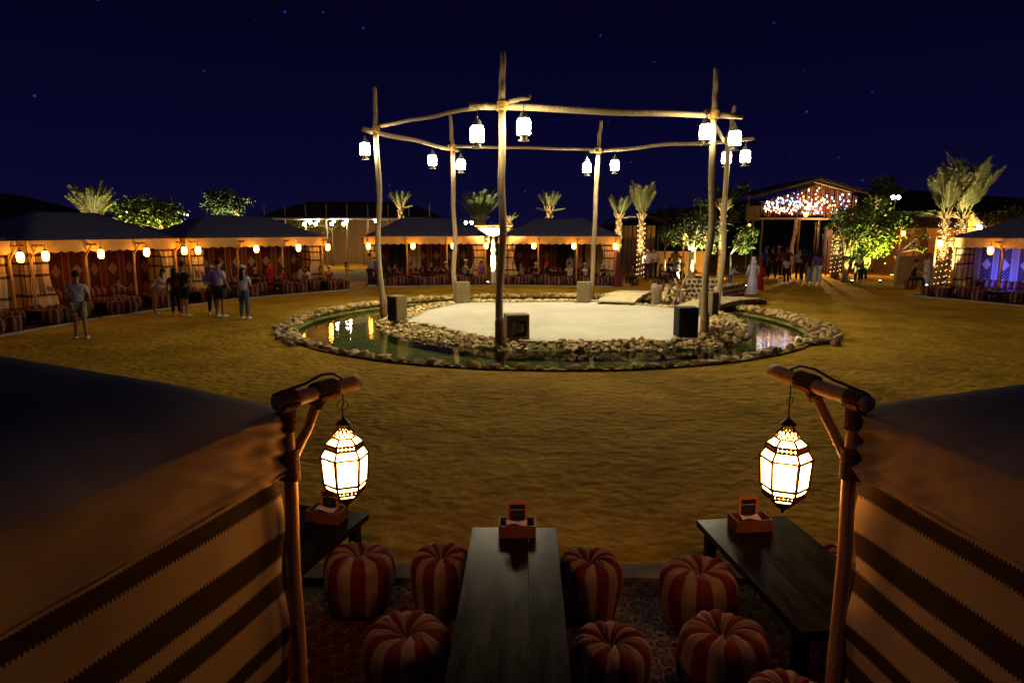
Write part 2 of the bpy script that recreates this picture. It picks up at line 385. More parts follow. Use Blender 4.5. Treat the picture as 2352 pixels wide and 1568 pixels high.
def loopat(t, z, n=120):
    """closed loop: t 0 at the stage edge, 1 at the water line"""
    out = []
    for k in range(n):
        i = int(k * 720 / n); r_ = R_in[i] + (R_out[i] - R_in[i]) * t; th = -math.pi + 2 * math.pi * i / 720
        out.append(Vector((HC.x + r_ * math.cos(th), HC.y + r_ * math.sin(th), z)))
    return out
mb = MB(); L1 = loopat(1.1, -.6); L2 = loopat(.95, -.14); L3 = loopat(.03, .03); n = 120
mb.add(L1 + L2 + L3, [(i * n + j, i * n + (j + 1) % n, (i + 1) * n + (j + 1) % n, (i + 1) * n + j) for i in range(2) for j in range(n)] + [tuple(2 * n + j for j in range(n))])
tag(mb.build('island_ground', m_bed, smooth=False), kind='structure')
stage = empty('stage_platform', (HC.x, HC.y, 0), 0, 'low six sided stage floor of raked pale sand ringed by water', 'stage')
n = 120; off = Vector((HC.x, HC.y, 0)); A, B = loopat(0, -.02), loopat(0, .075); Ai = loopat(-.18, .08)
mb = MB(); mb.add([p - off for p in A + B + Ai], [(i, (i + 1) % n, n + (i + 1) % n, n + i) for i in range(n)] + [(n + i, n + (i + 1) % n, 2 * n + (i + 1) % n, 2 * n + i) for i in range(n)])
mb.build('kerb', m_concrete, stage)
gr = MB(); P = [p - off for p in loopat(-.15, .09)]
vs = [Vector((0, 0, .1))]; NR = 30
for r in range(1, NR + 1):
    for p0 in P:
        p = p0 * (r / NR); w = p + off; p.z = .088 + .012 * noise.noise((w.x * .8, w.y * 1.1, 7)) + .015 * (1 - r / NR); vs.append(p)
fs = [(0, 1 + j, 1 + (j + 1) % n) for j in range(n)]
for r in range(NR - 1): fs += [(1 + r * n + j, 1 + (r + 1) * n + j, 1 + (r + 1) * n + (j + 1) % n, 1 + r * n + (j + 1) % n) for j in range(n)]
gr.add(vs, fs); gr.build('sand_floor', m_stage, stage, smooth=True)

# stones
def rock_mesh(name, seed, mat, sub=2, rough=.28):
    bm = bmesh.new(); bmesh.ops.create_icosphere(bm, subdivisions=sub, radius=1); rnd = random.Random(seed)
    o = Vector((rnd.random() * 50, rnd.random() * 50, rnd.random() * 50)); cuts = [(Vector((rnd.gauss(0, 1), rnd.gauss(0, 1), rnd.gauss(0, .8))).normalized(), rnd.uniform(.42, .75)) for _ in range(9)]
    for v in bm.verts:
        n_ = v.co.normalized(); v.co = n_ * (1 + rough * noise.noise(n_ * 1.3 + o) + .5 * rough * noise.noise(n_ * 3 + o))
        for d, h in cuts:
            t = v.co.dot(d)
            if t > h: v.co -= d * (t - h) * .95
    me = bpy.data.meshes.new(name); bm.to_mesh(me); bm.free(); me.materials.append(mat); return me
ROCKS = [rock_mesh('stone', i, [m_stone, m_stone, m_stone2, m_stone3][i % 4]) for i in range(12)]
ROCKD = [rock_mesh('wall_stone', 60 + i, m_stoned) for i in range(4)]
ROCK1 = [rock_mesh('stone_small', 40 + i, m_stone, 1) for i in range(4)]
def scatter(root, spots):
    """spots: list of (x,y,z,size,flat); the 300 nearest are parts, the rest one joined part"""
    spots.sort(key=lambda s: (s[1] - s[3] * 8))
    V = []; F = []
    for i, (x, y, z, s, fl) in enumerate(spots):
        sc_ = (s * random.uniform(.8, 1.35), s * random.uniform(.8, 1.15), s * fl)
        rot = (random.uniform(-.3, .3), random.uniform(-.3, .3), random.uniform(0, 6.3))
        if i < 298: put('stone', random.choice(ROCKS), root, Vector((x, y, z)) - root.location, rot, sc_)
        else:
            me = random.choice(ROCK1); n0 = len(V); R3 = Matrix.Rotation(rot[2], 3, 'Z')
            for v in me.vertices: V.append(tuple(R3 @ Vector((v.co.x * sc_[0], v.co.y * sc_[1], v.co.z * sc_[2])) + Vector((x, y, z)) - root.location))
            F += [tuple(a + n0 for a in p.vertices) for p in me.polygons]
    if V:
        me = bpy.data.meshes.new('stones'); me.from_pydata(V, [], F); me.materials.append(m_stone)
        tag(put('small_stones', me, root), kind='stuff')
rim = empty('pond_stone_rim', (PC.x, PC.y, 0), 0, 'round outer kerb of loose tan fieldstones around the pond', 'stone rim')
sp = []; rr = random.Random(3)
a = 0
while a < 2 * math.pi:
    ca, sa = math.cos(a), math.sin(a); front = max(0, -sa); right = max(0, ca)
    s = .135 + .035 * rr.random() if front > .55 else .115 + .03 * rr.random()
    rows = 1 if front > .6 else (6 if ca > .2 else 4)
    for k in range(rows):
        q = PR + .02 + (k - .6) * .15 + rr.uniform(-.09, .09); ss = s * rr.choice((.6, .75, .9, 1, 1.15, 1.45)) * (1.05 if rows == 1 else .9)
        aa = a + rr.uniform(-.008, .008) + k * .011
        sp.append((PC.x + q * math.cos(aa), PC.y + q * math.sin(aa), .03 + (.08 * math.sin((k + .5) / rows * math.pi) if rows > 1 else .0), ss, rr.uniform(.45, .8) * (.85 if rows == 1 else 1)))
    if front > .6 and rr.random() < .45: sp.append((PC.x + (PR - .22) * math.cos(a), PC.y + (PR - .22) * math.sin(a), -.09, .11, .7))
    a += s * 1.72 / PR
scatter(rim, sp)
bank = empty('island_stone_bank', (HC.x, HC.y, 0), 0, 'sloping bank of pale cobbles between the stage kerb and the water', 'stone bank')
sp = []
for k in range(7):
    t = .05 + k / 6 * .97; Lp = loopat(t, 0, 360); acc = 0
    for j in range(360):
        p = Lp[j]; pn = Lp[(j + 1) % 360]; acc += (pn - p).length; i2 = j * 2; wdt = R_out[i2] - R_in[i2]
        if wdt < .3 and k not in (1, 4): continue
        if acc < (.13 if wdt > .3 else .2): continue
        acc = rr.uniform(-.05, .05)
        sp.append((p.x + rr.uniform(-.07, .07), p.y + rr.uniform(-.07, .07), .08 - .22 * t + rr.uniform(-.01, .05), .088 * rr.choice((.7, .85, 1, 1.2, 1.45)), rr.uniform(.55, .9)))
scatter(bank, sp)
bo = empty('rubble_mound', G(1662, 768), 0, 'mound of broken rock and dry brush at the right end of the stage bank', 'rock pile'); bo.location.z = 0
for k in range(70):
    a_ = rr.random() * 6.28; q_ = math.sqrt(rr.random()); x = .62 * q_ * math.cos(a_); y = 1.15 * q_ * math.sin(a_)
    put('rock', rr.choice(ROCKS), bo, (x, y, .48 * (1 - q_ * q_) * rr.uniform(.6, 1) - .02), (rr.random() * 2, rr.random() * 2, rr.random() * 6), (rr.uniform(.08, .17), rr.uniform(.08, .15), rr.uniform(.07, .13)))
mb = MB()
for k in range(60):
    a_ = rr.random() * 6.28; q_ = rr.random(); p = Vector((.6 * q_ * math.cos(a_), 1.1 * q_ * math.sin(a_), .3 * (1 - q_))); mb.tube([p, p + Vector((rr.uniform(-.2, .2), rr.uniform(-.2, .2), rr.uniform(.1, .3)))], [.01, .004], 4)
tag(mb.build('dry_twigs', m_bark_t, bo), kind='stuff')

# ---------------------------------------------------------------- pole frame
def crooked(a, b_, r0, r1, seed, n=14, amp=.05):
    pts = []; a = Vector(a); b_ = Vector(b_); d = (b_ - a).normalized(); u = d.cross(Vector((.3, .9, .2))).normalized(); w = d.cross(u)
    for i in range(n + 1):
        t = i / n; k = math.sin(math.pi * t)
        pts.append(a.lerp(b_, t) + u * amp * k * noise.noise((t * 3, seed, 0)) * 2 + w * amp * k * noise.noise((t * 3, seed, 9)) * 2)
    rad = [(r0 + (r1 - r0) * i / n) * (1 + .09 * noise.noise((i * .9, seed, 4))) for i in range(n + 1)]
    return pts, rad
def log(a, b_, r0, r1, seed, amp=.05, knots=5):
    mb = MB(); pts, rad = crooked(a, b_, r0, r1, seed, amp=amp); mb.tube(pts, rad, 12); rn = random.Random(seed)
    for _ in range(knots):
        i = rn.randrange(1, len(pts) - 1); th = rn.uniform(0, 6.3); d = (pts[i + 1] - pts[i]).normalized(); u = d.cross(Vector((.2, .3, .9) if abs(d.z) < .8 else (1, 0, 0))).normalized(); w = d.cross(u)
        o = u * math.cos(th) + w * math.sin(th); mb.ell(pts[i] + o * rad[i] * .85, (rad[i] * .32,) * 3, 6, 4)
    return mb
def lash(c, d, r, n=6, th=.03, mat=None):
    """rope turns wound round axis d at c"""
    mb = MB(); d = Vector(d).normalized(); u = d.orthogonal().normalized(); w = d.cross(u); pts = []
    for i in range(n * 12 + 1):
        a = 2 * math.pi * i / 12; pts.append(Vector(c) + (u * math.cos(a) + w * math.sin(a)) * r + d * ((i / (n * 12)) - .5) * n * th * 1.25)
    mb.tube(pts, th * .62, 6); return mb
fr = empty('pole_frame', HC, 0, 'six tall crooked wooden poles lashed to a ring of beams around the stage', 'pole frame')
ring = []
for i, (f, b_, t) in enumerate(POLE):
    base = PB[i]; Y = base.y; pb = D(b_[0], b_[1], Y); pt = D(t[0], t[1], Y); ring.append(pb)
    r0 = .102
    mb = log(base - HC + Vector((0, 0, -.2)), pb - HC, r0, .088, i * 3.3, .10, 7); mb2 = log(pb - HC, pt - HC, .088, .066, i * 3.3 + 50, .03, 2)
    n0 = len(mb.v); mb.v += mb2.v; mb.f += [tuple(a + n0 for a in q) for q in mb2.f]; mb.m += mb2.m
    p = mb.build('pole', m_pole, fr, smooth=True)
    MB().lathe([(.12, 0), (.135, .1), (.125, .65), (.11, .75)], 12, base - HC + (pb - base) * .0 + Vector((0, 0, -.05))).build('foot_wrap', m_polew, p, smooth=True)
    lash(pb - HC - Vector((0, 0, .02)), (.15, .1, 1), .12, 6, .03).build('rope_lashing', m_ropey, p, smooth=True)
def beam(p, q, seed, r=.085, ex=.5, ex2=.5, dz=0, amp=.06):
    d = (q - p).normalized(); z = Vector((0, 0, dz)); side = Vector((d.y, -d.x, 0)).normalized() * .16
    log(p - d * ex + z - side - HC, q + d * ex2 + z - side - HC, r, r * .85, seed, amp, 6).build('beam', m_pole, fr, smooth=True)
beam(ring[5], ring[0], 11, .07, .1, .95, .12, .07); beam(ring[0], ring[1], 12, .1, .8, .95, 0, .05)
beam(ring[1], ring[2], 13, .075, .3, .5, .02, .05); beam(ring[3], ring[2], 14, .075, .6, .9, .0, .05)
beam(ring[4], ring[3], 15, .065, .2, .3, .05, .05); beam(ring[5], ring[4], 16, .09, .5, .7, -.06, .07)

def stage_lantern_proto():
    root = empty('stage_lantern', (0, 0, 0))
    # glass body: cylinder of frosted panes
    for k in range(8):
        a0, a1 = [2 * math.pi * (k + q) / 8 for q in (.06, .94)]
        pts = [(.155, .14), (.155, .52)]
        vs = [(r * math.cos(a_), r * math.sin(a_), z) for r, z in ((.185, .16), (.2, .24), (.2, .46), (.165, .56)) for a_ in (a0, a1)]
        MB().add(vs, [(0, 1, 3, 2), (2, 3, 5, 4), (4, 5, 7, 6)]).build('pane', em_stage, root)
    MB().lathe([(.05, .0), (.165, .0), (.17, .025), (.10, .05), (.11, .10), (.17, .14), (.17, .155), (.05, .155)], 16).build('base', m_lanmetal, root)
    MB().lathe([(.17, .565), (.17, .58), (.125, .62), (.12, .66), (.08, .72), (.03, .745), (.02, .78), (.035, .80), (.0, .83)], 16).build('cap', m_lanmetal, root, smooth=True)
    mb = MB()
    for k in range(8):
        a0 = 2 * math.pi * k / 8; mb.tube([(r * math.cos(a0), r * math.sin(a0), z) for r, z in ((.19, .155), (.208, .24), (.208, .46), (.17, .57))], .011, 5)
    for zz, rr_ in ((.24, .207), (.46, .207)): mb.tube([(rr_ * math.cos(q * math.pi / 8), rr_ * math.sin(q * math.pi / 8), zz) for q in range(17)], .012, 5)
    for k in range(8):
        a0 = 2 * math.pi * (k + .5) / 8
        for zz in (.22, .49): mb.ell((.215 * math.cos(a0), .215 * math.sin(a0), zz), (.02, .02, .03), 5, 4)
    mb.build('frame', m_lanmetal, root)
    MB().tube([(0, 0, .82), (.01, 0, .95), (0, 0, 1.08)], .012, 6).build('hanger', m_cable, root)
    return root
m_lanmetal = M('silvered_lantern_metal', (.5, .46, .36), .4, .3, 20, .2, metal=.7)
SL = [((838, 340), 'beam end at the far left pole'), ((1096, 305), 'beam stub just left of the tall front pole'), ((1203, 288), 'front beam just right of the tall front pole'),
      ((1622, 300), 'front beam just left of the right pole'), ((1688, 315), 'side beam just right of the right pole'), ((1712, 357), 'outer beam end at the far right'),
      ((1669, 360), 'rear beam close behind the two right poles'), ((993, 366), 'left rear beam, left of the rear left pole'), ((1059, 376), 'beam end right of the rear left pole'),
      ((1348, 383), 'rear beam left of the rear right pole'), ((1412, 378), 'rear beam right of the rear right pole')]
SLY = [PB[5].y - .35, PB[0].y - .35, PB[0].y - .3, PB[1].y - .35, PB[1].y + 1.0, PB[2].y + .1, PB[2].y + 1.0, PB[4].y - .5, PB[4].y - .15, PB[3].y, PB[3].y - .1]
proto = stage_lantern_proto(); KIDS[proto.name] = kids(proto)
for i, ((p, where), Y) in enumerate(zip(SL, SLY)):
    o = proto if i == 0 else copy_tree(proto)
    q = D(p[0], p[1], Y); o.location = q - Vector((0, 0, .38)); o.rotation_euler.z = i * .7; o.scale = (.84, .84, .95)
    tag(o, 'white stage lantern hung on the ' + where, 'lantern', 'white lanterns hung round the stage frame')

for k_, (jp, nm_) in enumerate(((ring[1], 'right front'), (ring[5], 'far left'), (ring[0], 'tall front (added fill lamp)'), (ring[3], 'rear right (added fill lamp)'))):  # tall front and rear right lamps are added to brighten stage and sand
    dv = (HC - jp); dv.z = 0; dv.normalize(); lp = jp + dv * .22 + Vector((0, 0, .12)); fx = empty('stage_floodlight', lp, 0, 'small floodlight clamped to the top of the %s stage pole' % nm_, 'floodlight')
    aim = (Vector((HC.x, HC.y, 0)) + dv * -2.5 - lp).normalized(); M3 = aim.to_track_quat('-Z', 'Y').to_matrix()
    MB().box((0, 0, 0), (.16, .12, .10), mat=M3).build('housing', m_black, fx); MB().tube([-dv * .15 - Vector((0, 0, .05)), (0, 0, 0)], .015, 6).build('bracket', m_black, fx)
    l = bpy.data.objects.new('beam', bpy.data.lights.new('beam', 'SPOT')); COL.objects.link(l); l.parent = fx; l.data.energy = 2300; l.data.color = (1, .87, .6); l.data.spot_size = R(136); l.data.spot_blend = .75; l.data.shadow_soft_size = .12
    l.location = aim * .09; l.rotation_euler = M3.to_euler()
# speakers on the stage
def speaker(px, py, rz, cov, label, w=.55, h=.82, d=.5, z=.09, front='black'):
    q = G(px, py, z); r = empty('stage_speaker', q, rz, label, 'speaker', 'speakers round the stage')
    mb = MB(); mb.grid(lambda u, v: Vector((0, 0, 0)), 1, 1); mb = MB()
    mb.box((0, 0, h / 2), (w, d, h)); bmc = mb.build('cabinet', m_cover if cov else m_black, r)
    mod = bmc.modifiers.new('bev', 'BEVEL'); mod.width = .025; mod.segments = 3
    if front == 'black':
        MB().box((0, -d / 2 - .008, h / 2), (w * .88, .014, h * .9)).build('grille', m_black, bmc)
    if cov:
        MB().box((0, 0, h + .006), (w * .97, d * .97, .012)).build('top_flap', m_cover, r)
    if front == 'open':
        MB().box((.03, -d / 2 - .006, h * .45), (w * .6, .012, h * .62)).build('grille', m_black, bmc)
        mb = MB(); mb.grid(lambda u, v: Vector((-.22 + .36 * u, -d / 2 - .03 - .02 * math.sin(9 * u + v), h * (.8 - .62 * v * (1 - .5 * u)) - .1 * u)), 8, 8)
        mb.build('loose_cover_flap', m_cover, r, smooth=True)
    return r
speaker(913, 736, R(-38), True, 'covered speaker with black grille beside the left pole of the stage', .46, .8, .45)
speaker(1061, 694, R(20), True, 'tan covered speaker beside the rear left pole', .55, .82, .5, .09, 'none')
speaker(1341, 693, R(-12), True, 'tan covered speaker beside the rear right pole', .55, .8, .5, .09, 'none')
speaker(1186, 777, R(12), True, 'tan covered speaker with a torn flap at the foot of the front pole', .62, .66, .5, .09, 'open')
speaker(1574, 772, R(4), False, 'uncovered black speaker near the right front pole')
speaker(1626, 724, R(50), True, 'tall tan speaker with one black side behind the right front pole', .5, .8, .5)

# plank bridges
def bridge(a, b_, width, label, n=9):
    a = Vector(a); b_ = Vector(b_); d = b_ - a; Lg = d.length; rz = math.atan2(d.y, d.x)
    r = empty('plank_bridge', a, rz, label, 'footbridge')
    for k in range(n):
        t = (k + .5) / n; z = .14 + .12 * math.sin(math.pi * t) - .04
        MB().box((0, 0, 0), (Lg / n * .9, width * random.uniform(.97, 1.03), .05)).build('plank', m_plank, r, loc=(Lg * t, random.uniform(-.03, .03), z), rot=(random.uniform(-.02, .02), -.1 * math.cos(math.pi * t), random.uniform(-.02, .02)))
    for s in (-1, 1):
        MB().tube([(Lg * t, s * width * .42, .03 + .12 * math.sin(math.pi * t) - .06) for t in [i / 8 for i in range(9)]], .09, 8).build('bearer_log', m_plankd, r)
    return r
bridge(G(1413, 699, .1), G(1470, 673, .1), 1.5, 'plank footbridge from the stage to the sand behind its right rear side', 12)
bridge(G(1585, 712, .1), G(1728, 690, .1), 1.3, 'plank footbridge rising over the water on the right of the stage', 12)
# water wheel
q = D(1559, 672, 27.3); ww = empty('water_wheel', (q.x, q.y, 0), R(15), 'small rustic wooden water wheel with crossed spokes among the rocks', 'water wheel')
cz = q.z
for k in range(4):
    a = math.pi * k / 4 + .3; L_ = .85 if k == 1 else .6
    log((-L_ * math.cos(a), 0, cz - L_ * math.sin(a)), (L_ * math.cos(a), .02, cz + L_ * math.sin(a)), .05, .04, k, .02, 1).build('spoke', m_pole, ww, smooth=True)
MB().tube([(.4 * math.cos(t * math.pi / 10), .08, cz + .4 * math.sin(t * math.pi / 10)) for t in range(21)], .06, 6).build('rim', m_plankd, ww)
MB().tube([(0, -.3, cz), (0, .35, cz)], .05, 8).build('axle', m_plankd, ww)
for s in (-1, 1): MB().tube([(.1 * s, .28 * s, -.3), (0, .28 * s, cz + .1)], .05, 8).build('stand_post', m_bark, ww)
# stone wall with pale joints
def rubble_wall(a, b_, h, th, label):
    a = Vector(a); b_ = Vector(b_); d = b_ - a; L_ = d.length; rz = math.atan2(d.y, d.x); r = empty('rubble_wall', a, rz, label, 'stone wall')
    MB().box((L_ / 2, 0, h / 2 - .1), (L_, th, h + .2)).build('mortar_core', m_mortar, r)
    nx = int(L_ / .2); nz = int(h / .17)
    for face in (-1,):
        for i in range(nx):
            for k in range(nz):
                put('stone', ROCKD[(i * 3 + k * 5) % 4], r, ((i + .5 + .3 * (k % 2)) * L_ / (nx + .4) + random.uniform(-.02, .02), face * th / 2, (k + .5) * h / nz), (0, random.uniform(0, 6), 0), (.112, .045, .095))
    for i in range(nx): put('stone', ROCKS[(i * 5) % 12], r, ((i + .5) * L_ / nx, random.uniform(-.05, .05), h + .0), (0, 0, random.uniform(0, 6)), (.12, .15, .08))
    return r
rubble_wall(G(1574, 682), G(1652, 684), .82, .35, 'curving low rubble wall with pale joints behind the water wheel')
rubble_wall(G(1648, 692), G(1702, 680), .62, .35, 'low rubble wall right of the two crossed poles beside the footbridge')
# stump & rocks
q = G(1507, 698); stp = empty('tree_stump', q, 0, 'upright split tree stump standing at the edge of the pond', 'tree stump')
mb = MB(); mb.tube([(0, 0, -.2), (.02, 0, .3), (-.04, 0, .6), (-.12, 0, .82)], [.26, .21, .2, .12], 10); mb.tube([(.02, 0, .3), (.1, 0, .65), (.22, 0, .75)], [.16, .15, .08], 8); mb.build('trunk', m_bark, stp, smooth=True)
rp_ = empty('rock_pile', G(1540, 690), 0, 'pile of mossy rocks heaped round the water wheel', 'rock pile')
for k in range(26):
    x = random.uniform(-.55, .95); y = random.uniform(-.1, 1.0); put('rock', random.choice(ROCKS), rp_, (x, y, .05 + .42 * random.random() * max(0, 1 - abs(x - .2))), (random.random(), random.random(), 6 * random.random()), random.uniform(.14, .25))

# ---------------------------------------------------------------- far tents
em_l = em_warm
def globe_lantern_proto():
    r = empty('globe_lantern', (0, 0, 0))
    MB().lathe([(.06, -.16), (.095, -.12), (.112, -.02), (.112, .05), (.095, .13), (.06, .17)], 12).build('glass', em_l, r, smooth=True)
    MB().lathe([(.02, .165), (.08, .17), (.06, .2), (.03, .23), (.012, .27)], 10).build('cap', m_brass, r)
    MB().lathe([(.01, -.2), (.05, -.185), (.075, -.16), (.02, -.158)], 10).build('base', m_brass, r)
    MB().tube([(0, 0, .26), (0, 0, .42)], .01, 5).build('hanger', m_cable, r)
    return r
GLP = globe_lantern_proto(); KIDS[GLP.name] = kids(GLP); first = [True]
def globe_lantern(loc, label):
    o = GLP if first[0] else copy_tree(GLP); first[0] = False
    o.location = loc; tag(o, label, 'lantern', 'warm globe lanterns hung along the tent eaves')
ORD = ['leftmost', 'second', 'third', 'fourth', 'fifth', 'sixth', 'seventh', 'eighth', 'ninth', 'tenth', 'eleventh', 'twelfth', 'thirteenth', 'fourteenth', 'fifteenth', 'sixteenth', 'seventeenth', 'eighteenth']
def pouf_mesh(name, seed, Rr=.25, h=.5, per=5, nst=16, rings=22):
    mb = MB(); rn = random.Random(seed); N = (nst // 2) * (2 * per + 1); cyc = 2 * per + 1; tw = rn.uniform(.3, .75) * rn.choice((-1, 1)); ph = rn.uniform(0, 6)
    prof = []
    for i in range(rings + 1):
        t = i / rings
        if t < .5: s = t / .5; prof.append((.80 + .2 * math.sin(s * math.pi / 2 * 1.15), .02 + .72 * s, 0))
        elif t < .75: s = (t - .5) / .25; a = s * math.pi / 2; prof.append((.70 + .28 * math.cos(a), .74 + .24 * math.sin(a), s * .35))
        else: s = (t - .75) / .25; prof.append((.70 * (1 - s) + .035, .98 - .02 * s - .16 * s ** 2.2, .35 + .65 * s))
    sh = [rn.uniform(.7, 1.3) for _ in range(nst)]
    for r, z, p in prof:
        for j in range(N):
            th = 2 * math.pi * j / N; k = (j // cyc) * 2 + (1 if j % cyc > per else 0); jj = j % cyc; c_ = math.sin(math.pi * ((jj + .5) / (per + 1) if jj <= per else (jj - per - .5) / per))
            rad = Rr * r * (1 + .04 * c_ * sh[k] * (1 - .6 * p)) * (1 + .09 * noise.noise((math.cos(th) * 1.1 + seed, math.sin(th) * 1.1, z * 1.3)) + .02 * noise.noise((math.cos(th) * 5 + seed, math.sin(th) * 5, z * 5)))
            zz = h * (z + p * .13 * c_ * sh[k] * math.sin(math.pi * min(1, p * .95)) + .03 * noise.noise((math.cos(th) * 2, math.sin(th) * 2 + seed, z)))
            a2 = th + tw * max(0, p - .25) ** 1.6 + .06 * noise.noise((th, seed, p * 3)) * p + ph
            mb.v.append((rad * math.cos(a2), rad * math.sin(a2), zz))
    for i in range(rings):
        for j in range(N): mb.f.append((i * N + j, i * N + (j + 1) % N, (i + 1) * N + (j + 1) % N, (i + 1) * N + j)); mb.m.append(1 if j % cyc > per else 0)
    mb.f.append(tuple(rings * N + j for j in range(N))); mb.m.append(0); mb.f.append(tuple(range(N))[::-1]); mb.m.append(0)
    return mb.mesh(name, [m_pr, m_pc], True)
PF = [pouf_mesh('pouf', i, .27, .46, 2, 16, 10) for i in range(3)]
m_cush = None
def cushion_mesh():
    mb = MB()
    for k in range(7):
        x = -.42 + k * .14; mb.ell((x, 0, .0), (.085, .10, .2), 8, 5, k % 2)
    return mb.mesh('cushion', [m_pr, m_pc], True)
CUS = cushion_mesh()
tops = {}
def low_table(name, loc, rz, L_, Wd, h, label, group, planks=3, top=.05):
    r = empty(name, loc, rz, label, 'table', group)
    key = (L_, Wd, h)
    if key not in tops:
        w = Wd / planks; d = {}
        d['plank'] = MB().box((0, 0, 0), (w - .003, L_, top)).mesh('plank', m_table)
        d['leg'] = MB().box((0, 0, (h - top) / 2), (.08, .08, h - top)).mesh('leg', m_table)
        d['apron'] = MB().box((0, 0, 0), (Wd * .8, .03, .08)).mesh('apron', m_table)
        tops[key] = d
    d = tops[key]
    for k in range(planks): put('plank', d['plank'], r, ((k - (planks - 1) / 2) * Wd / planks, 0, h - top / 2 + (.0012 if k % 2 else 0)))
    for sx_ in (-1, 1):
        for sy in (-1, 1): put('leg', d['leg'], r, (sx_ * (Wd / 2 - .08), sy * (L_ / 2 - .12), 0))
    for sy in (-1, 1): put('apron', d['apron'], r, (0, sy * (L_ / 2 - .12), h - top - .045))
    return r
def far_tent(FL, FR, nm, back, lans, extra=None, ridge=1.05, depth=4.2, eave=2.62, tables=3, inner=3.9, cw=1.0, posts=(.33, .66)):
    FL = Vector(FL); FR = Vector(FR); d = FR - FL; Wd = d.length; rz = math.atan2(d.y, d.x); mid = (FL + FR) / 2
    r = empty('canvas_tent', (mid.x, mid.y, 0), rz, nm[0], 'tent', 'canvas tents in a ring round the arena'); hw = Wd / 2; sd = random.random() * 9
    ins = min(hw, depth / 2); ov = .12
    def rf(u, v):
        x = -hw - ov + (Wd + 2 * ov) * u; y = -ov + (depth + 2 * ov) * v
        dd = min(x + hw + ov, hw + ov - x, y + ov, depth + ov - y) / ins
        return Vector((x, y, eave + .02 + ridge * (max(0, min(1, dd)) ** .92) - .05 * math.sin(math.pi * min(1, dd)) + .025 * noise.noise((x, y, sd))))
    MB().grid(rf, 36, 20).build('roof', m_roof, r, smooth=True)
    VH = .42
    def val(p0, p1, n):
        p0 = Vector(p0); p1 = Vector(p1); L_ = (p1 - p0).length; nrm = Vector(((p1 - p0).y, -(p1 - p0).x, 0)).normalized()
        def fn(u, v):
            p = p0.lerp(p1, u); sc_ = abs(math.sin(math.pi * u * L_ / .42)); z = eave - v * (VH + .07 * sc_ - .035)
            return Vector((p.x, p.y, z)) + nrm * (.02 + .035 * v * math.sin(u * L_ * 7 + sd) + .02 * v)
        return MB().grid(fn, n, 4)
    val((-hw - ov, -ov, 0), (hw + ov, -ov, 0), int(Wd * 14)).build('front_valance', m_canvas, r, smooth=True)
    val((-hw - ov, depth, 0), (-hw - ov, -ov, 0), 60).build('side_valance', m_canvas, r, smooth=True)
    val((hw + ov, -ov, 0), (hw + ov, depth, 0), 60).build('side_valance', m_canvas, r, smooth=True)
    MB().grid(lambda u, v: Vector((-hw + Wd * u, inner + .05 * math.sin(u * 22), v * (eave + .02))), 60, 4).build('back_wall', back, r, smooth=True)
    for s in (-1, 1):
        MB().grid(lambda u, v: Vector((s * (hw - .02 + .03 * math.sin(u * 14)), .1 + (inner - .05) * u, v * (eave + .02))), 30, 4).build('side_wall', m_plaid, r, smooth=True)
        def cur(u, v):
            w = cw - .28 * math.sin(math.pi * min(1, (1 - v) * 1.2)) ; return Vector((s * (hw - .04 - w * u), .1 + .07 * math.sin(u * 18) * (1 - .3 * v), .02 + v * (eave - .1)))
        MB().grid(cur, 30, 10).build('front_curtain', m_plaid, r, smooth=True)
    for t in (0.012,) + tuple(posts) + (.988,):
        x = -hw + Wd * t; mb = log((x, -.02, 0), (x, -.02, eave + .01), .055, .05, x + sd, .02, 2); mb.build('post', m_wood2, r, smooth=True)
        mb = MB(); mb.tube([(x, -.04, eave - .62), (x, -.36, eave - .2)], .035, 7); mb.build('brace', m_wood2, r); MB().tube([(x, .1, eave - .18), (x, -.62, eave - .16)], .038, 7).build('lantern_arm', m_wood2, r)
    MB().box((0, depth / 2 - .1, .012), (Wd - .1, depth - .3, .022)).build('floor_rug', m_rugf, r)
    MB().box((0, inner - .45, .16), (Wd - 1.0, .7, .26)).build('floor_seat', m_pr, r)
    if extra: extra(r, hw, inner + .1, eave)
    Mw = r.matrix_basis
    for i, t in enumerate(lans):
        x = -hw + Wd * t; p = Matrix.Rotation(rz, 3, 'Z') @ Vector((x, -.56, eave - .54)) + Vector((mid.x, mid.y, 0))
        globe_lantern(p, '%s warm globe lantern from the left on the %s' % ((ORD[i] if i else 'first'), nm[1]))
    fc = empty('forecourt_rug', (mid.x, mid.y, 0), rz, 'dark rug laid on the sand before the ' + nm[1], 'rug', 'dark rugs in front of the tents')
    MB().box((0, -1.55, .012), (Wd, 2.85, .024)).build('rug_pile', m_rugf, fc); MB().box((0, -3.03, .03), (Wd, .1, .07)).build('edging', m_concrete, fc)
    R3 = Matrix.Rotation(rz, 3, 'Z'); o3 = Vector((mid.x, mid.y, 0)); c = 0
    ox = [(k + .5) / tables * Wd - hw for k in range(tables)]; pfs = []
    for k, x in enumerate(ox):
        low_table('low_table', o3 + R3 @ Vector((x, -1.45, .024)), rz, 1.9, .72, .42, '%s low table from the left before the %s' % (('first', 'second', 'third', 'fourth')[k], nm[1]), 'low tables in front of the far tents', 2)
        for (dx, dy) in ((-.68, -1.0), (.68, -1.05), (-.66, -1.75), (.7, -1.8), (-.28, -2.68), (.3, -2.7)):
            if random.random() < .08: continue
            p = o3 + R3 @ Vector((x + dx + random.uniform(-.06, .06), dy + random.uniform(-.08, .08), .024))
            q = put('pouf', PF[c % 3], None, p, (0, 0, random.random() * 6), random.uniform(.95, 1.08)); c += 1
            pfs.append((p.x / p.y, q))
    for i, (_, q) in enumerate(sorted(pfs, key=lambda t: t[0])): tag(q, '%s striped pouf from the left before the %s' % (ORD[i] if i else 'first', nm[1]), 'pouf', 'striped poufs before the far tents')
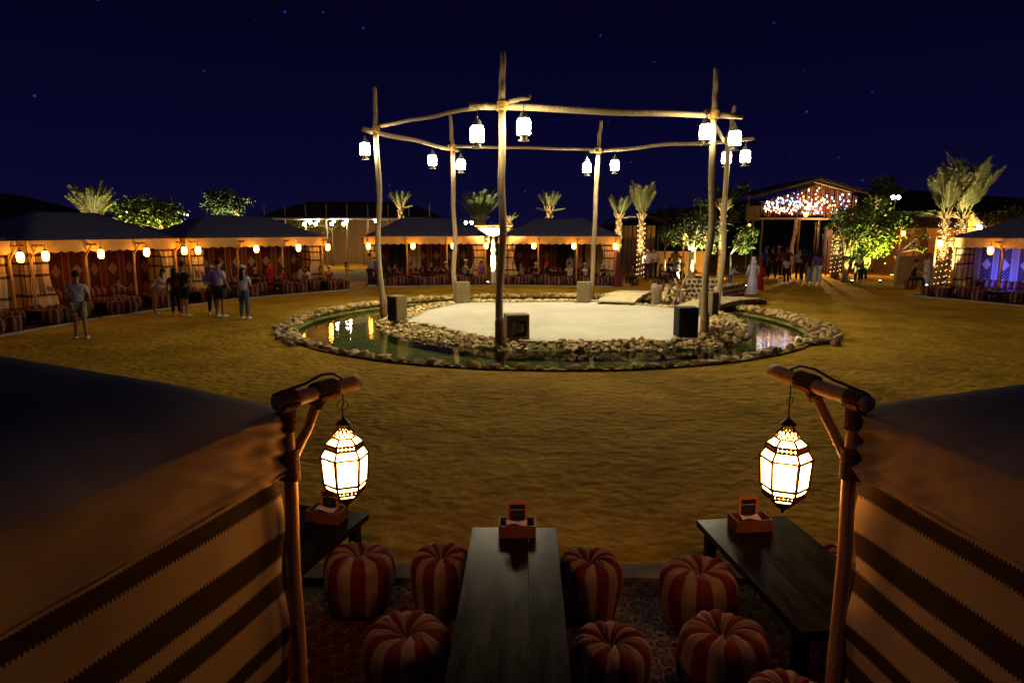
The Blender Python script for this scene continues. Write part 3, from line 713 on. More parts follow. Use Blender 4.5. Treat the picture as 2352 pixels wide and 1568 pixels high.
    nc = int((Wd - 1.4) / 1.0)
    for k in range(nc):
        p = o3 + R3 @ Vector((-hw + .9 + k * 1.0, inner - .2, .48)); q = put('cushion', CUS, None, p, (R(-14), 0, rz))
        tag(q, '%s striped cushion from the left inside the %s' % (ORD[k] if k else 'first', nm[1]), 'cushion', 'striped cushions inside the far tents')
    return r
def ext3(r, hw, dp, ev):
    MB().grid(lambda u, v: Vector((-hw + 1.15 + 1.15 * u, dp - .25 + .05 * math.sin(u * 15), .1 + v * 2.3)), 14, 3).build('black_drape_or_opening', C['black'], r, smooth=True)
    MB().grid(lambda u, v: Vector((-hw + 2.35 + .75 * u, dp - .3 + .06 * math.sin(u * 15), .1 + v * 2.3)), 14, 3).build('white_drape', m_canvas, r, smooth=True)
def ext4(r, hw, dp, ev):
    MB().grid(lambda u, v: Vector((-.35 + 1.0 * u, dp - .25 + .05 * math.sin(u * 15), .1 + v * 2.3)), 14, 3).build('black_drape_or_opening', C['black'], r, smooth=True)  # black sheet stands in for the darkness of the doorway opening
    for x in (.7, 1.4, 2.1): MB().grid(lambda u, v: Vector((x + .5 * u, dp - .3 + .06 * math.sin(u * 15 + x), .1 + v * 2.3)), 14, 3).build('white_drape', m_canvas, r, smooth=True)
far_tent((-17.9, 16.6), (-17.0, 23.3), ('canvas tent cut off by the left edge of the picture', 'tent cut by the left edge'), m_arab, (.5, .97), inner=1.6)
far_tent((-16.9, 24.0), (-14.9, 30.5), ('long blue roofed tent nearest on the left with a red patterned back wall', 'left tent below the palm'), m_arabr, (.03, .36, .68, .985), inner=1.6)
far_tent((-14.6, 30.9), (-10.1, 36.8), ('blue roofed tent second from the left with lattice patterned back wall', 'tent before the pavilion'), m_arab, (.03, .42, .74, .985), inner=1.9)
far_tent(D(841, 545, 39).xy, D(1118, 545, 40).xy, ('blue roofed tent left of the glowing bowl with black and white drapes', 'tent left of the bowl'), m_arab, (.02, .38, .71, .985), ext3)
far_tent(D(1150, 548, 40).xy, D(1418, 550, 39).xy, ('blue roofed tent right of the glowing bowl with a dark doorway', 'tent right of the bowl'), m_arabr, (.02, .30, .64, .985), ext4)
def bluel(r, hw, dp, ev):
    l = bpy.data.objects.new('blue_lamp', bpy.data.lights.new('blue_lamp', 'SPOT')); COL.objects.link(l); l.parent = r
    l.data.energy = 230; l.data.color = (.05, .07, 1); l.data.spot_size = R(125); l.data.spot_blend = .8; l.data.shadow_soft_size = .08
    l.location = (-2.0, .2, .6); l.rotation_euler = Vector((.25, 1, .3)).to_track_quat('-Z', 'Y').to_euler()
    mb = MB(); mb.tube([(-2.05, -.08, .53), (-2.01, .15, .585)], .07, 10); mb.build('lamp_housing', m_black, r)
far_tent((20.9, 32.6), (23.6, 26.3), ('tent at the right edge with blue lit white lattice back wall', 'blue lit tent'), m_arabw, (.30, .62), bluel, inner=1.5, cw=.7)

# separate lanterns and posts in the middle distance
def lamp_post(px, py, Y, label, h=None):
    q = D(px, py, Y); r = empty('lantern_post', (q.x, q.y, 0), 0, label, 'lamp post')
    MB().tube([(0, 0, 0), (0, 0, q.z + .45)], [.05, .04], 8).build('post', m_wood2, r); MB().tube([(0, 0, q.z + .4), (.02, -.28, q.z + .42)], .025, 6).build('arm', m_wood2, r)
    globe_lantern((q.x + .02, q.y - .26, q.z), label.replace('wooden post carrying', 'lantern carried by the post with')) if False else None
    rr_ = put('glass', GLP_me['glass'], r, (.02, -.26, q.z)); put('cap', GLP_me['cap'], r, (.02, -.26, q.z))
GLP_me = {c.name.split('.')[0]: c.data for c in kids(GLP)}
lamp_post(1571, 545, 38, 'wooden post with a warm lantern left of the pruned tree')
lamp_post(1597, 560, 37, 'shorter wooden post with a warm lantern in front of the pruned tree')
lamp_post(2150, 560, 33, 'wooden post with a warm lantern behind the two men in white at the right')
lamp_post(2069, 537, 44, 'pale post with a white lamp at the corner of the mud house')

# ---------------------------------------------------------------- hills, buildings
def hill(pts, Y, depth, name='hill'):
    mb = MB(); P = [D(x, y, Y) for x, y in pts]; n = len(P); V = []
    for i, p in enumerate(P):
        for t in (0, .25, .5, .75, 1, 1.3): V.append((p.x * (1 + .25 * (t - 1)), Y + depth * (t - 1), max(-.3, (p.z + 1.2 * noise.noise((p.x * .06, t * 2, Y))) * max(0, math.sin(min(1, t) * math.pi / 2)) ** 1.2) if t > 0 else -.5))
    F = [(i * 6 + j, (i + 1) * 6 + j, (i + 1) * 6 + j + 1, i * 6 + j + 1) for i in range(n - 1) for j in range(5)]
    return tag(mb.add(V, F).build(name, m_hill, smooth=True), kind='structure')
hill([(-900, 430), (-400, 415), (-100, 432), (0, 445), (60, 452), (120, 462), (190, 483), (260, 500), (400, 515)], 120, 40, 'dune_hill')
hill([(1380, 520), (1440, 505), (1500, 490), (1560, 482), (1640, 470), (1740, 455), (1850, 446), (1980, 442), (2080, 440), (2200, 448), (2352, 452), (2600, 440), (3200, 430)], 120, 40, 'dune_hill')
# festoon pavilion
q0 = D(590, 500, 55); q1 = D(1010, 500, 55); zr = D(760, 460, 55).z; ze = D(760, 499, 55).z
pv = empty('festoon_pavilion', ((q0.x + q1.x) / 2, 55, 0), 0, 'long open palm thatch pavilion behind the tents with bulbs under its roof', 'pavilion')
hw = (q1.x - q0.x) / 2
mb = MB()
def prf(u, v):
    x = -hw + 2 * hw * u; y = -1 + 8 * v; d_ = min(1, min(x + hw, hw - x) / 3.2) * 1.0; k = min(1, v / .5, (1 - v) / .5)
    return Vector((x, y, ze + (zr - ze) * max(0, min(d_, k)) + .08 * noise.noise((x * 2, y * 2, 0))))
mb.grid(prf, 50, 14); mb.build('thatch_roof', m_thatch, pv)
MB().grid(lambda u, v: Vector((-hw + 2 * hw * u, -.9 + 7.8 * v, ze - .1 + .2 * math.sin(math.pi * v))), 20, 6).build('ceiling', M('palm_mat_ceiling', (.36, .26, .16), .9, .3, 6), pv)
for k in range(9):
    x = -hw + .8 + k * (2 * hw - 1.6) / 8; log((x, -.8, 0), (x + .1, -.8, ze + 1.0), .07, .05, k, .04, 0).build('post', m_pole, pv)
log((-hw + .5, -1.0, ze - .12), (hw - .5, -1.0, ze - .12), .09, .08, 77, .03, 0).build('eave_beam', m_plaster, pv)
for k in range(7): MB().box((-hw + (k + .5) * 2 * hw / 7, 6.9, ze / 2), (2 * hw / 7 - .02, .12, ze)).build('back_panel', m_wood2, pv)
def bulb_string(pts, Y, label, em=em_bulb, r=.11, wire=True, nm='festoon_lights', cat='string lights'):
    P = [D(x, y, Y) for x, y in pts]; root = empty(nm, (P[0].x, Y, P[0].z), 0, label, cat); o = root.location
    me = MB().ell((0, 0, 0), (r, r, r * 1.1), 10, 7).mesh('bulb', em, True)
    for p in P: put('bulb', me, root, p - o)
    if wire:
        w = []
        for i in range(len(P) - 1):
            for k in range(5): t = k / 5; p = P[i].lerp(P[i + 1], t) - o; p.z += r + .1 - .12 * math.sin(math.pi * t); w.append(p)
        MB().tube(w, .012, 4).build('wire', m_cable, root)
    return root
bulb_string([(699, 515), (713, 511), (708, 506), (730, 505), (725, 515), (762, 515), (767, 507), (789, 515), (796, 508), (864, 508)], 54, 'white festoon bulbs hanging under the front of the long thatch pavilion', r=.115)
bulb_string([(1070, 511), (1083, 511)], 52, 'pair of white bulbs behind the roof of the tent beside the glowing bowl', r=.11)
bulb_string([(360, 493), (369, 493), (382, 493), (389, 493), (401, 491), (409, 487), (424, 493), (431, 494)], 40, 'row of small amber bulbs strung between the two left tents', EM('amber_bulb', (1, .62, .28), 9), r=.05)
bulb_string([(292, 487), (318, 483)], 36.2, 'two small bulbs glowing in the shrub behind the left tent', r=.045)
# entrance gable
GY = 47.0
gb = empty('entrance_gable', (D(1850, 500, GY).x, GY, 0), 0, 'tall entrance gateway with a gable of hanging bamboo and coloured lights', 'gateway'); go = gb.location
def gp(x, y, dy=0): p = D(x, y, GY + dy); return p - go - Vector((0, 0, 0))
def gtop(px): return 458 + (417 - 458) * (px - 1747) / (1878 - 1747) if px < 1878 else 417 + (443 - 417) * (px - 1878) / (1965 - 1878)
m_bamboo = M('red_brown_bamboo', (.20, .075, .045), .6, .4, 8); m_bamboo2 = M('bamboo_painted_lit', (.42, .2, .12), .6, .3, 8)  # second bamboo is a paler copy with lamp light put into its colour
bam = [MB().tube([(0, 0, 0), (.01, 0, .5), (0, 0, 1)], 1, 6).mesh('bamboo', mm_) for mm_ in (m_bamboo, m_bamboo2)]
rn = random.Random(5)
for k in range(74):
    px = 1749 + k * 2.95; pt = gtop(px) + 3 + rn.uniform(0, 6); pbm = 499 - rn.uniform(0, 7)
    a_ = gp(px, pbm); h_ = gp(px, pt).z - a_.z
    put('bamboo_strip', bam[0 if rn.random() < .72 else 1], gb, (a_.x, rn.uniform(-.1, .05), a_.z), (0, 0, 0), (.022, .022, h_))
pal = {'w': (1, .92, .8), 'c': (.25, .75, 1), 'b': (.1, .22, 1), 'y': (1, .75, .25), 'o': (1, .35, .08), 'p': (1, .25, .4)}
lm = {k: MB().ell((0, 0, 0), (.042, .042, .075), 6, 5).mesh('coloured_light', EM('light_' + k, c, 10), True) for k, c in pal.items()}
for k in range(215):
    px = rn.choice((rn.uniform(1750, 1830), rn.uniform(1820, 1900), rn.uniform(1750, 1965))); py = rn.gauss(470, 14)
    if not gtop(px) + 9 < py < 495: continue
    g_ = 'ccbwwwp' if px < 1835 and py < 476 else ('owyyp' if px < 1790 else ('wwyyyop' if px < 1915 else 'cbbww'))
    a_ = gp(px, py); put('coloured_light', lm[rn.choice(g_)], gb, (a_.x, -.16, a_.z), (0, 0, 0), rn.uniform(.45, 1.0))
def barb(x0, y0, x1, y1, r_, dy=0, mat=None, nm='beam'): MB().tube([gp(x0, y0) + Vector((0, dy, 0)), gp(x1, y1) + Vector((0, dy, 0))], r_, 8).build(nm, mat or m_bamboo2, gb)
barb(1745, 502, 1965, 503, .07, -.05); barb(1745, 463, 1965, 463, .04, .1, m_plankd)
barb(1722, 453, 1878, 412, .1, -.1, m_thatch, 'rafter'); barb(1878, 412, 1992, 444, .1, -.1, m_thatch, 'rafter'); barb(1868, 419, 1950, 442, .045, -.22, m_pole, 'rafter')
for s_, (x0, y0, x1, y1) in enumerate(((1722, 450, 1878, 410), (1878, 410, 1995, 442))):
    a_, b_ = gp(x0, y0), gp(x1, y1)
    MB().grid(lambda u, v: a_.lerp(b_, u) + Vector((0, -.25 + 7 * v, .06 + .05 * noise.noise((u * 20, v * 9, 0)))), 24, 8).build('thatch_roof', m_thatch, gb)
log(gp(1828, 503) + Vector((0, -.1, 0)), Vector((gp(1820, 503).x, -.1, 0)), .11, .13, 3, .08, 4).build('column', M('log_painted_pink_light', (.5, .3, .2), .7, .2, 6), gb, smooth=True)  # pinkish light on the column is put into the log colour
for x in (1748, 1770, 1858, 1905, 1965): log(gp(x, 503) + Vector((0, 1.5, 0)), Vector((gp(x, 503).x, 1.5, 0)), .07, .08, x, .04, 0).build('rear_post', m_plankd, gb)
MB().box((gp(1975, 503).x, 3, 1.6), (1.8, .3, 3.2)).build('side_wall', M('plaster_painted_pink_light', (.5, .32, .24), .9, .2, 3), gb)  # pink light falling on this wall is put into its plaster colour
MB().box((gp(1733, 480).x, .3, 4.1), (.9, .3, 1.0)).build('side_panel', m_plankd, gb)
MB().lathe([(.02, -.14), (.12, -.1), (.14, .08), (.05, .14)], 10, gp(1847, 493) + Vector((0, -.3, 0))).build('amber_lamp', EM('amber_lamp', (1, .6, .1), 9), gb, smooth=True)
MB().ell(gp(1740, 486) + Vector((-.6, -.3, -.9)) , (.1, .1, .1), 8, 6).build('amber_lamp', EM('amber_lamp2', (1, .55, .06), 5), gb, smooth=True)
# mud house with neon sign
q = D(2090, 524, 46); q2 = D(2290, 530, 46)
mh = empty('mud_house', ((q.x + q2.x) / 2, 46, 0), 0, 'orange lit mud walled house with dark roof and glowing yellow emblem on its gable', 'house'); mo = mh.location; hw = (q2.x - q.x) / 2
MB().box((-1.0, 2, D(0, 524, 46).z / 2), (hw * 2 - 2, 4, D(0, 524, 46).z)).build('wall', m_mud, mh)
ap = D(2235, 484, 45.6) - mo; gl_ = D(2200, 528, 45.6) - mo; gr_ = D(2275, 528, 45.6) - mo
MB().add([Vector((gl_.x, -.3, 0)), Vector((gr_.x, -.3, 0)), Vector((gr_.x, -.3, gr_.z)), Vector((ap.x, -.3, ap.z)), Vector((gl_.x, -.3, gl_.z))] + [Vector((gl_.x, 2, 0)), Vector((gr_.x, 2, 0)), Vector((gr_.x, 2, gr_.z)), Vector((ap.x, 2, ap.z)), Vector((gl_.x, 2, gl_.z))],
         [(0, 1, 2, 3, 4), (9, 8, 7, 6, 5), (0, 5, 6, 1), (1, 6, 7, 2), (2, 7, 8, 3), (3, 8, 9, 4), (4, 9, 5, 0)]).build('gable', m_mud, mh)
zt = D(0, 524, 46).z
MB().grid(lambda u, v: Vector((-hw - .3 + (2 * hw - 1.2) * u, -.5 + 5 * v, zt + .03 + 1.1 * math.sin(math.pi * min(.5, v) ) + .06 * noise.noise((u * 20, v * 8, 1)))), 30, 10).build('thatch_roof', m_thatch, mh)
for k in range(4): MB().box((-hw + 1.0 + k * 1.0, -.05, 1.9), (.55, .06, 1.2)).build('window', m_plankd, mh)
sg = D(2229, 516, 45.5) - mo; s_ = .031
mb = MB()
for pts in ([(-14, 14), (-8, 12), (-8, -2), (-3, -10), (0, -6)], [(-12, 10), (-11, -2), (-5, -11)], [(0, -28), (3, -22), (8, -8), (8, 10)], [(1, 8), (1, -6), (4, -4), (5, 9)]):
    mb.tube([(sg.x + x * s_, -.36, sg.z - y * s_) for x, y in pts], .055, 6)
mb.build('neon_emblem', em_sign, mh)
MB().ell(D(2250, 522, 45.2) - mo, (.15, .15, .15), 10, 7).build('globe_lamp', em_bulb, mh, smooth=True)
lw = empty('low_mud_wall', (D(2115, 575, 38).x, 38, 0), 0, 'low mud wall glowing orange behind the men in white robes', 'wall')
MB().box((0, 0, .75), (2.6, .3, 1.5)).build('wall', m_mud, lw); MB().box((0, 0, 1.53), (2.7, .38, .06)).build('coping', m_mud, lw)
# reed hut right of the tents
q = D(1425, 518, 47); q2 = D(1500, 518, 47)
rh = empty('reed_hut', ((q.x + q2.x) / 2, 47, 0), 0, 'brown reed walled hut behind the tent right of the bowl', 'hut'); hw = (q2.x - q.x) / 2
for k in range(8): MB().tube([(-hw + k * hw / 3.5, 0, 0), (-hw + k * hw / 3.5, 0, q.z)], .16, 8).build('reed_panel', m_wood2, rh)
MB().box((0, 1.5, q.z / 2), (hw * 2, 2.8, q.z)).build('wall', m_wood2, rh); MB().grid(lambda u, v: Vector((-hw - 1 + (2 * hw + 2) * u, -.6 + 4 * v, q.z + .02 + .7 * max(0, math.sin(math.pi * u)) ** .6)), 16, 6).build('thatch_roof', m_thatch, rh)
# yellow lit garden wall behind the shrub
gw = empty('garden_wall', (D(1600, 560, 45).x, 45, 0), 0, 'yellow lit panelled garden wall behind the shrub and pruned tree', 'wall')
for k in range(5): MB().box((-3.4 + k * .9, 0, .8), (.87, .16, 1.6)).build('wall_panel', m_mud, gw)
# flag
q = D(1722, 430, 52); fg = empty('flag_on_pole', (q.x, 52, 0), 0, 'drooping dark flag on a pole left of the gateway roof', 'flag')
MB().tube([(0, 0, 0), (0, 0, D(1722, 412, 52).z)], .03, 6).build('flagpole', m_pole, fg)
fz = D(1722, 416, 52).z
for nm_, c_, a_, b2 in (('green_stripe', (.0, .12, .03), 0, .333), ('white_stripe', (.4, .4, .4), .333, .666), ('black_stripe', (.01, .01, .01), .666, 1)):
    MB().grid(lambda u, v: Vector((-.05 - .85 * u, .1 * math.sin(u * 8), fz - .15 * u * u - .5 * u * (1 - u) - .6 * (a_ + (b2 - a_) * v))), 10, 2).build(nm_, M('flag_' + nm_, c_, .9, .1, 5, 0), fg, smooth=True)

# glowing bowl
BY = 38.3; bz0 = D(1136, 540, BY).z; bz1 = D(1136, 520, BY).z; bx = D(1133, 530, BY).x
bw = empty('giant_bowl_torch', (bx, BY, 0), 0, 'brightly lit giant white bowl on a carved column between two tents', 'bowl')
Rb = 40 * BY / 1568
MB().lathe([(.12, bz0 - .05), (Rb * .45, bz0 + .08), (Rb * .8, bz0 + .3), (Rb * .98, bz1 - .02), (Rb * .9, bz1 - .02), (Rb * .6, bz0 + .4), (.1, bz0 + .25)], 32).build('bowl', m_plaster, bw, smooth=True)
MB().lathe([(Rb * 1.0, bz1), (Rb * 1.12, bz1 + .03), (Rb * 1.12, bz1 + .09), (Rb * .95, bz1 + .1)], 32).build('rim', M('gilded_rim', (.5, .34, .08), .5, .2, 6), bw)
MB().lathe([(.2, 0), (.2, .1), (.14, .14), (.13, 1.5), (.16, 1.55), (.12, 1.6), (.15, 1.9), (.1, 2.1), (.13, 2.25), (.08, 2.4), (.12, bz0)], 16).build('column', m_plaster, bw, smooth=True)

# ---------------------------------------------------------------- lamps on the ground (uplights)
def uplight(loc, tgt, power, label, col=(1, .85, .35), size=70, lens=True, soft=.05):
    loc = Vector(loc); r = empty('ground_uplight', loc, 0, label, 'spotlight', 'ground spotlights')
    d = (Vector(tgt) - loc).normalized(); rot = d.to_track_quat('-Z', 'Y').to_euler()
    mb = MB(); mb.tube([(0, 0, .02), Vector((0, 0, .08)) + d * .09], [.05, .07], 10); mb.build('housing', m_black, r)
    if lens: MB().tube([Vector((0, 0, .08)) + d * .092, Vector((0, 0, .08)) + d * .1], [.062, .055], 10).build('lens', em_spot, r)
    l = bpy.data.objects.new('spot_beam', bpy.data.lights.new('spot_beam', 'SPOT')); COL.objects.link(l); l.parent = r
    l.data.energy = power; l.data.color = col; l.data.spot_size = R(size); l.data.spot_blend = .7; l.data.shadow_soft_size = soft
    l.location = Vector((0, 0, .08)) + d * .13; l.rotation_euler = rot
uplight((bx - .3, BY - .9, 0), (bx, BY, 3), 7000, 'spotlight at the foot of the giant bowl', (1, .8, .45), 80)

# ---------------------------------------------------------------- vegetation
def frond_mesh(seed, mat, spread=.5):
    rn = random.Random(seed); mb = MB(); n = 26; lean = .22; pts = []
    for i in range(n + 1):
        t = i / n; pts.append(Vector((lean * t * t * spread * 2, .02 * math.sin(t * 3 + seed), t)))
    mb.tube(pts[::3] + [pts[-1]], [.014 * (1 - .8 * i / 9) for i in range(len(pts[::3]) + 1)], 5, 1)
    for i in range(7, n + 1):
        t = i / n; L_ = .22 * math.sin(math.pi * min(1, (t - .1) * .9 + .12)) + .05; d = (pts[i] - pts[i - 1]).normalized()
        for s in (-1, 1):
            for q in range(2):
                p = pts[i] - d * q * .02; sd = (Vector((rn.uniform(-.4, .5), s * rn.uniform(.45, .9), 0)) + d * rn.uniform(.8, 1.3)).normalized(); e_ = p + sd * L_ * rn.uniform(.75, 1.15) + Vector((.03, 0, -.04 * rn.random()))
                w = d.cross(sd).normalized() * .3 + d * .9; w = w.normalized() * .013; md = p.lerp(e_, .45)
                mb.add([p, md + w, e_, md - w], [(0, 1, 2, 3)])
    return mb.mesh('frond', [mat, m_rachis])
FR = [frond_mesh(i, m_frond) for i in range(4)]; FG = [frond_mesh(i + 10, m_frondg) for i in range(4)]
def palm(px, ytop_trunk, ycrown, wpx, Y, label, n=20, trunk_r=.2, fr=FR, lights=False, stray=2, up=1.0):
    q = D(px, ytop_trunk, Y); top = D(px, ycrown, Y).z; Lf = (top - q.z) * 1.02; hwid = wpx / 2 * Y / 1568
    r = empty('palm_tree', (q.x, Y, 0), random.random() * 0, label, 'palm tree', 'date palms round the camp'); rn = random.Random(px)
    mb = MB(); z = 0; prof = []
    k = 0
    while z < q.z: prof += [(trunk_r * (1.15 - .15 * z / q.z), z), (trunk_r * (1.3 - .15 * z / q.z), z + .07)]; z += .1
    prof.append((trunk_r * .7, q.z)); mb.lathe(prof, 12)
    for k in range(int(q.z * 16)):
        a = k * 2.4; z = k / 16; d = Vector((math.cos(a), math.sin(a), 0)); p = d * trunk_r * 1.05 + Vector((0, 0, z)); s2 = Vector((-d.y, d.x, 0)) * .06
        mb.add([p - s2, p + s2, p + d * .09 + s2 * .5 + Vector((0, 0, .14)), p + d * .09 - s2 * .5 + Vector((0, 0, .14))], [(0, 1, 2, 3)])
    for k in range(10):
        a = k * 2.4; d = Vector((math.cos(a), math.sin(a), 0)); mb.tube([Vector((0, 0, q.z - .15)), d * trunk_r * 1.3 + Vector((0, 0, q.z + .1)), d * trunk_r * 1.9 + Vector((0, 0, q.z + .3))], [.07, .06, .04], 5)
    mb.build('trunk', m_trunk, r)
    n = int(n * 1.35)
    for k in range(n):
        a = k * 2.39996 + rn.random(); t = math.sqrt((k + .5) / n); L_ = Lf * rn.uniform(.82, 1.0) * (1 - .18 * t); lean = math.asin(min(.9, max(0, hwid * t / L_ * .85))) * up
        o = put('frond', rn.choice(fr), r, (math.cos(a) * trunk_r * .5, math.sin(a) * trunk_r * .5, q.z - .05)); o.scale = (L_ * .8, L_ * .8, L_)
        o.rotation_mode = 'QUATERNION'; o.rotation_quaternion = Matrix.Rotation(a, 3, 'Z').to_quaternion() @ Matrix.Rotation(lean * .8, 3, 'Y').to_quaternion()
    for k in range(stray):
        a = rn.choice((0, math.pi)) + rn.uniform(-.5, .5); o = put('frond', rn.choice(fr), r, (0, 0, q.z - .1), scale=Lf * .62)
        o.rotation_mode = 'QUATERNION'; o.rotation_quaternion = Matrix.Rotation(a, 3, 'Z').to_quaternion() @ Matrix.Rotation(rn.uniform(1.0, 1.3), 3, 'Y').to_quaternion()
    if lights:
        fl = empty('fairy_light_string', (q.x, Y, 0), 0, 'fairy lights wound round the trunk of the ' + lights, 'string lights'); mb = MB(); N = int(q.z * 24)
        w = []
        for k in range(N):
            a = k * .8; z = .25 + (q.z - .5) * k / N; p = Vector((trunk_r * 1.5 * math.cos(a), trunk_r * 1.5 * math.sin(a), z)); mb.ell(p, (.02, .02, .016), 5, 3)
        tag(mb.build('bulbs', em_str, fl), kind='stuff')
        MB().tube([Vector((trunk_r * 1.45 * math.cos(k * .8), trunk_r * 1.45 * math.sin(k * .8), .25 + (q.z - .5) * k / N)) for k in range(N)], .006, 3).build('wire', m_cable, fl)
    uplight((q.x - .6, Y - 1.3, 0), (q.x, Y, q.z + .6), PW * (q.z ** 2) / 16, 'spotlight under the ' + label, (1, .82, .42), 48, lens=False)
    return r
PW = 4200
palm(215, 505, 412, 105, 33.5, 'bright wide palm crown behind the left tent', 38, .24, stray=2)
palm(920, 478, 430, 52, 48, 'small slim palm above the tent left of the bowl', 16, .16, stray=1)
palm(1103, 508, 425, 88, 42.5, 'broad palm right behind the glowing bowl', 24, .3, FG, stray=2)
palm(1262, 484, 428, 48, 46, 'palm with one frond hanging out above the tent right of the bowl', 16, .18, stray=3)
palm(1422, 500, 438, 56, 44.5, 'pale tied up palm left of the fairy lit palm', 16, .18, stray=1)
palm(1474, 502, 412, 42, 40.5, 'tall narrow palm with fairy lights right of the tents', 18, .15, stray=0, lights='tall narrow palm beside the tents')
palm(1662, 485, 446, 55, 44, 'half hidden palm behind the two right stage poles', 12, .18, stray=0)
palm(2172, 500, 382, 78, 33.4, 'left palm of the lit pair at the right edge', 20, .17, lights='left palm of the right hand pair', stray=1)
palm(2212, 500, 345, 120, 34.6, 'taller right palm of the lit pair at the right edge', 26, .21, lights='taller palm of the right hand pair', stray=2)
palm(2012, 480, 440, 60, 50, 'grey palm crown behind the big uplit tree', 12, .2, stray=1)
palm(1926, 522, 470, 50, 43, 'palm with lit trunk half hidden by the big uplit tree', 12, .2, FG, stray=0, lights='palm beside the gateway')
palm(1170, 505, 478, 60, 50, 'low dark palm crown just right of the tall front pole', 10, .2, FG, stray=1)
def tree(px, ybase, Y, cy0, cy1, cx0, cx1, label, mats, nclump=46, leaves=60, leaf=.09, trunk=.1, branches=10, name='leafy_tree', cat='tree', seed=1, flatten=.8, barkm=None):
    rn = random.Random(seed * 7 + px); q = D(px, 0, Y); q.z = 0
    c0 = D(cx0, cy1, Y); c1 = D(cx1, cy0, Y); cen = Vector(((c0.x + c1.x) / 2 - q.x, 0, (c0.z + c1.z) / 2)); rad = Vector((abs(c1.x - c0.x) / 2, abs(c1.x - c0.x) / 2 * flatten, abs(c1.z - c0.z) / 2))
    r = empty(name, (q.x, Y, 0), 0, label, cat); cl = []
    for k in range(nclump):
        d = Vector((rn.gauss(0, 1), rn.gauss(0, 1), rn.gauss(0, 1))).normalized() * rn.uniform(.35, .98)
        cl.append(cen + Vector((d.x * rad.x, d.y * rad.y, d.z * rad.z)))
    mb = MB(); fork = Vector((0, 0, max(.5, cen.z - rad.z * .9)))
    mb.tube([(0, 0, -.1), (.03, 0, fork.z * .5), fork], [trunk * 1.2, trunk, trunk * .85], 8); mb.build('trunk', barkm or m_bark, r, smooth=True)
    mb = MB()
    for k in range(branches):
        e_ = cl[k % len(cl)]; m1 = fork.lerp(e_, .35) + Vector((0, 0, .12 * rad.z)); m2 = fork.lerp(e_, .7) + Vector((rn.uniform(-.1, .1), rn.uniform(-.1, .1), .1))
        mb.tube([fork, m1, m2, e_], [trunk * .6, trunk * .42, trunk * .26, trunk * .1], 6)
        for _ in range(2): mb.tube([m1.lerp(m2, rn.random()), rn.choice(cl)], [trunk * .2, trunk * .06], 4)
    mb.build('branches', barkm or m_bark, r, smooth=True)
    for gi in range(len(mats)):
        sub = cl[gi::len(mats)]; N = len(sub) * leaves; rs = np.random.RandomState(seed * 31 + gi + px % 97)
        ctr = np.array([list(c) for c in sub])[np.repeat(np.arange(len(sub)), leaves)]
        sz = rad.length / 3.4 * .42
        p = ctr + rs.normal(0, 1, (N, 3)) * np.array([sz, sz, sz * .75]) * .75
        d1 = rs.normal(0, 1, (N, 3)); d1 /= np.linalg.norm(d1, axis=1)[:, None]; d2 = np.cross(d1, rs.normal(0, 1, (N, 3))); d2 /= np.linalg.norm(d2, axis=1)[:, None]
        s_ = (leaf * rs.uniform(.6, 1.3, N))[:, None]
        V = np.empty((N, 4, 3)); V[:, 0] = p - d1 * s_; V[:, 1] = p + d2 * s_ * .45; V[:, 2] = p + d1 * s_; V[:, 3] = p - d2 * s_ * .45
        me = bpy.data.meshes.new('foliage'); me.vertices.add(N * 4); me.vertices.foreach_set('co', V.reshape(-1)); me.loops.add(N * 4); me.loops.foreach_set('vertex_index', np.arange(N * 4)); me.polygons.add(N)
        me.polygons.foreach_set('loop_start', np.arange(N) * 4); me.polygons.foreach_set('loop_total', np.full(N, 4)); me.update(calc_edges=True); me.materials.append(mats[gi])
        put('crown', me, r)
    return r
m_palebark = M('pale_bark', (.45, .33, .2), .9, .3, 10)
tree(1612, 640, 36.5, 452, 585, 1548, 1678, 'pruned tree with knotted pale branches behind the right stage poles', [m_leafg, m_leafd], 40, 50, .09, .15, 16, seed=2, barkm=m_palebark, name='pruned_tree')
tree(1548, 590, 41, 520, 572, 1508, 1592, 'small bright green tree left of the pruned tree by the garden wall', [m_leafy, m_leafg], 24, 60, .09, .06, 6, seed=3)
tree(1708, 640, 36, 512, 588, 1684, 1748, 'young slender tree with a thin white trunk left of the gateway', [m_leafy, m_leafg], 24, 70, .08, .045, 6, seed=4, name='young_tree', barkm=m_palebark)
tree(1990, 610, 39.5, 450, 598, 1898, 2082, 'big spreading uplit green tree right of the gateway', [m_leafy, m_leafg, m_leafd], 80, 75, .10, .16, 18, seed=5, name='spreading_tree')
tree(2115, 600, 36, 515, 585, 2095, 2140, 'gnarled little lit tree behind the men in white robes', [m_leafy], 9, 30, .08, .09, 9, seed=6, name='gnarled_tree', barkm=m_palebark)
tree(335, 560, 35.5, 452, 530, 262, 412, 'round leaf shrub tree glowing yellow green behind the left tent', [m_leafy, m_leafg, m_leafd], 50, 60, .11, .1, 8, seed=7)
tree(520, 560, 42, 436, 500, 468, 580, 'dark tree with pale lit leaves above the second tent', [m_leafd, m_leafg], 40, 60, .11, .1, 8, seed=8)
tree(2040, 560, 55, 408, 462, 1995, 2075, 'dark tree silhouette on the skyline behind the big uplit tree', [m_leafd], 26, 60, .14, .1, 5, seed=9)
tree(2318, 560, 42, 470, 530, 2262, 2420, 'grey feathery tree behind the roof of the blue lit tent', [m_leafd, m_leafg], 40, 60, .10, .1, 8, seed=10)
tree(1530, 560, 60, 470, 530, 1490, 1600, 'dark scrub tree on the slope left of the pruned tree', [m_leafd], 30, 50, .14, .1, 4, seed=11)
tree(1650, 560, 48, 420, 520, 1590, 1720, 'tall dark tree standing behind the pruned tree', [m_leafd], 40, 55, .14, .1, 5, seed=12)
